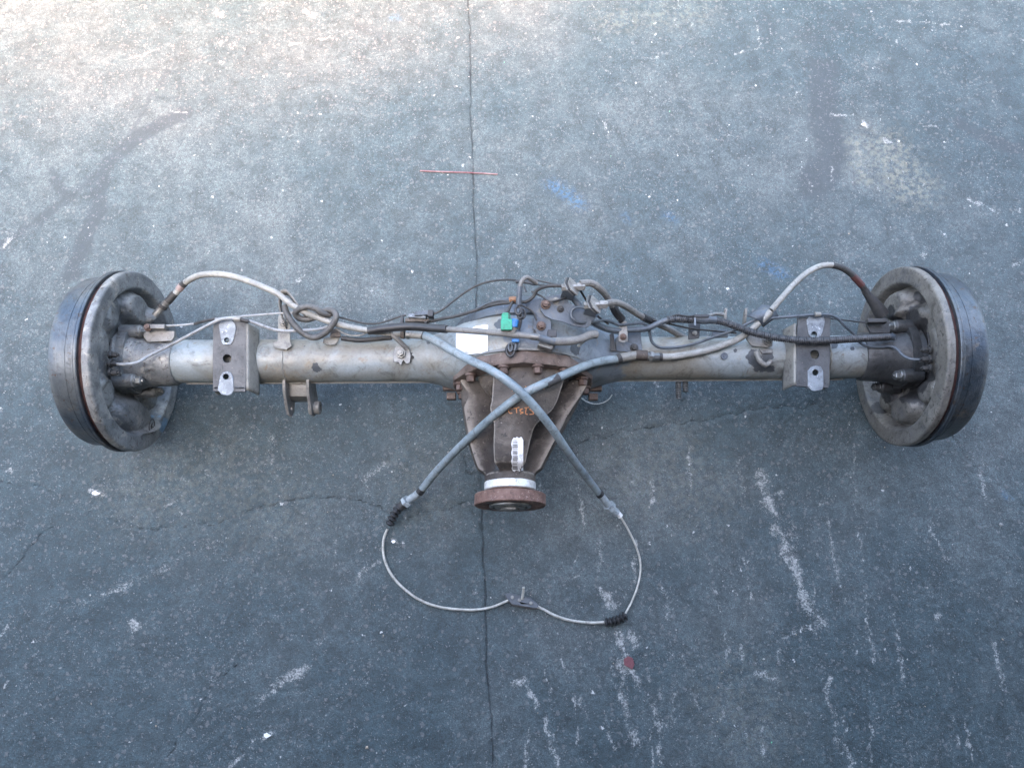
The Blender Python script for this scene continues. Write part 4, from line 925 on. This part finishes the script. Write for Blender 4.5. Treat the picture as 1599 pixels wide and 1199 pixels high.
# strap and eyelet clip
line('strap', [(812,447,.322),(811,458,.318),(810,470,.314),(810,476,.312)], .0042, M['bracket_blue'], wh, 10)
def ring(px, py, z, rx, ry, r, m, parent, name='ring_clip'):
    c = P(px, py, z); b = MB(); b.tube([c+Vector((rx*math.cos(a), ry*math.sin(a), 0)) for a in np.linspace(0, 2*math.pi, 25)], r, 8); return obj(name, b, m, parent)
ring(809.5, 485, .312, .0045, .0065, .0020, M['black'], wh)
ring(816, 490, .306, .0040, .0075, .0018, M['black'], wh)
ring(812, 493, .31, .0035, .0040, .0018, M['black'], wh)
ring(797, 547, .285, .0060, .0095, .0024, M['black'], wh)
ring(797, 542, .289, .0030, .0065, .0014, M['line_blue'], wh)
line('wire', [(804,530,.29),(806,538,.289),(804,547,.287)], .0026, M['line_blue'], wh, 8)
line('tape', [(796,468,.298),(801,467,.3),(806,468,.3)], .0044, M['orange_tape'], wh, 10)
line('wire', [(801,470,.3),(796,480,.3),(793,488,.3)], .0022, M['dark_rubber'], wh, 8)
# green connector
def px_box(name, x0, y0, x1, y1, z, hz, m, parent, chamf=0):
    if chamf: pts = [(x0, y0+chamf), (x0+chamf, y0), (x1-chamf, y0), (x1, y0+chamf), (x1, y1-chamf*.6), (x1-chamf*.6, y1), (x0+chamf*.6, y1), (x0, y1-chamf*.6)]
    else: pts = [(x0, y0), (x1, y0), (x1, y1), (x0, y1)]
    return plate_px(name, pts, z, hz, m, parent, bevel=.0012)
g1 = px_box('green_connector', 783, 488, 797, 505, .308, .014, M['green'], wh, 3)
px_box('connector_skirt', 782, 498, 800, 515, .311, .018, M['green'], g1, 1.5)
px_box('connector_key', 794, 488, 795.6, 498, .3095, .002, M['black'], g1)
line('blue_tape', [(805,500,.306),(803,506,.306),(803,511,.305)], .0058, M['blue'], wh, 12)
line('wire_sleeve', [(803,511,.304),(801,520,.3)], .0046, M['grey_hose'], wh, 10)
px_box('blue_tape', 799, 529, 811, 534, .299, .008, M['blue'], wh)
line('wire', [(813,496,.304),(812,505,.303),(809,515,.3)], .003, M['black'], wh, 8)

# corrugated conduit on the right
ch = thing('corrugated_conduit', 'dark corrugated wiring conduit curving along the right tube to the right brake', 'conduit', P(1200, 520, 0))
line('cable', [(892,462,.285),(900,472,.28),(912,487,.275),(925,502,.265),(940,511,.25),(960,516,.235),(985,515,.228),(1010,513,.224),(1028,505,.226),(1044,499,.23)], .0047, M['line_blue'], ch, 12)
def corr(name, pts, r, parent, m, amp=.0009, pitch=.0034, label=None):
    p = path(pts, .0009); rr = []; d = 0
    for i in range(len(p)):
        if i: d += (p[i]-p[i-1]).length
        rr.append(r+amp*math.sin(2*math.pi*d/pitch))
    b = MB(); b.tube(p, rr, 14); return obj(name, b, m, parent, sharp=80)
corr('conduit', [(1042,500,.23),(1056,498,.231),(1075,499,.23),(1090,499,.23)], .0062, ch, M['conduit'])
line('connector', [(1085,498,.23),(1105,499,.23)], .0078, M['bracket_blue'], ch, 12, .002)
line('connector', [(1104,499,.23),(1118,500,.229)], .0064, M['line_blue'], ch, 12, .002)
px_box('connector_label', 1084, 492, 1087, 509, .240, .002, M['zinc_bright'], ch)
line('wire', [(1043,498,.233),(1055,492,.236),(1075,494,.236),(1084,493,.236)], .0017, M['black'], ch, 8)
px_box('connector_latch', 1084, 482+9, 1108, 495, .242, .004, M['black'], ch)
line('wire', [(1104,494,.232),(1118,490,.23),(1130,492,.226)], .003, M['zinc'], ch, 8)
corr('conduit', [(1116,500,.229),(1130,503,.228),(1150,510,.226),(1175,519,.224),(1205,526,.224),(1235,530,.226),(1265,532,.227),(1300,531,.226),(1335,529,.222),(1365,527.5,.216),(1388,526,.21)], .0056, ch, M['conduit'])
line('cable_end', [(1386,526,.21),(1394,526,.208)], .0058, M['bracket_blue'], ch, 12, .002)
line('cable_end', [(1393,521,.208),(1398,526,.206),(1397,531,.205)], .0022, M['line_blue'], ch, 8, .002)

# ================================================================== loose bits on the ground
b = MB(); b.tube(path([(656,267,.002),(690,268.5,.003),(735,270,.002),(777,272.5,.002)], .006), .0016, 6); tag(obj('thin_stick', b, M['red_stick']), 'thin straight reddish stick lying across the pavement seam', 'stick')
b = MB(); b.plate([(974,1029),(981,1024),(988,1027),(991,1037),(987,1045),(981,1041),(975,1038)], [], lambda a, c: P(a, c, .0045+.0001*(a-980)), .0018, (0, 0, 1)); tag(obj('plastic_flake', b, M['red_flake'], bevel=.0004), 'dark red plastic flake below the cable boot on scraped asphalt', 'flake')
b = MB(); b.tube(path([(908,622,.003),(918,628,.005),(931,631,.004),(944,628,.004),(952,622,.005),(956,616,.007)]), .0012, 6); tag(obj('loose_wire', b, M['wire']), 'short bent pale wire on the ground right of the differential nose', 'wire')
for (a, c, r, lab) in ((149,770,6,'largest white paint chip on the asphalt below the left drum'), (614,845,4,'small white chip inside the wire loop near the black boot'), (417,1148,5.5,'white chip at the end of a scrape near the bottom edge'), (1349,194,4,'white chip on the dark stain above the right drum')):
    n_ = 7; pts = [(a+r*(1+.4*random.uniform(-1, 1))*math.cos(2*math.pi*k/n_), c+r*.6*(1+.4*random.uniform(-1, 1))*math.sin(2*math.pi*k/n_)) for k in range(n_)]
    b = MB(); b.plate(pts, [], lambda x_, y_: P(x_, y_, .004), .0022, (0, 0, 1)); tag(obj('paint_chip', b, M['sticker'], bevel=.0004), lab, 'chip', 'white chips on the asphalt')
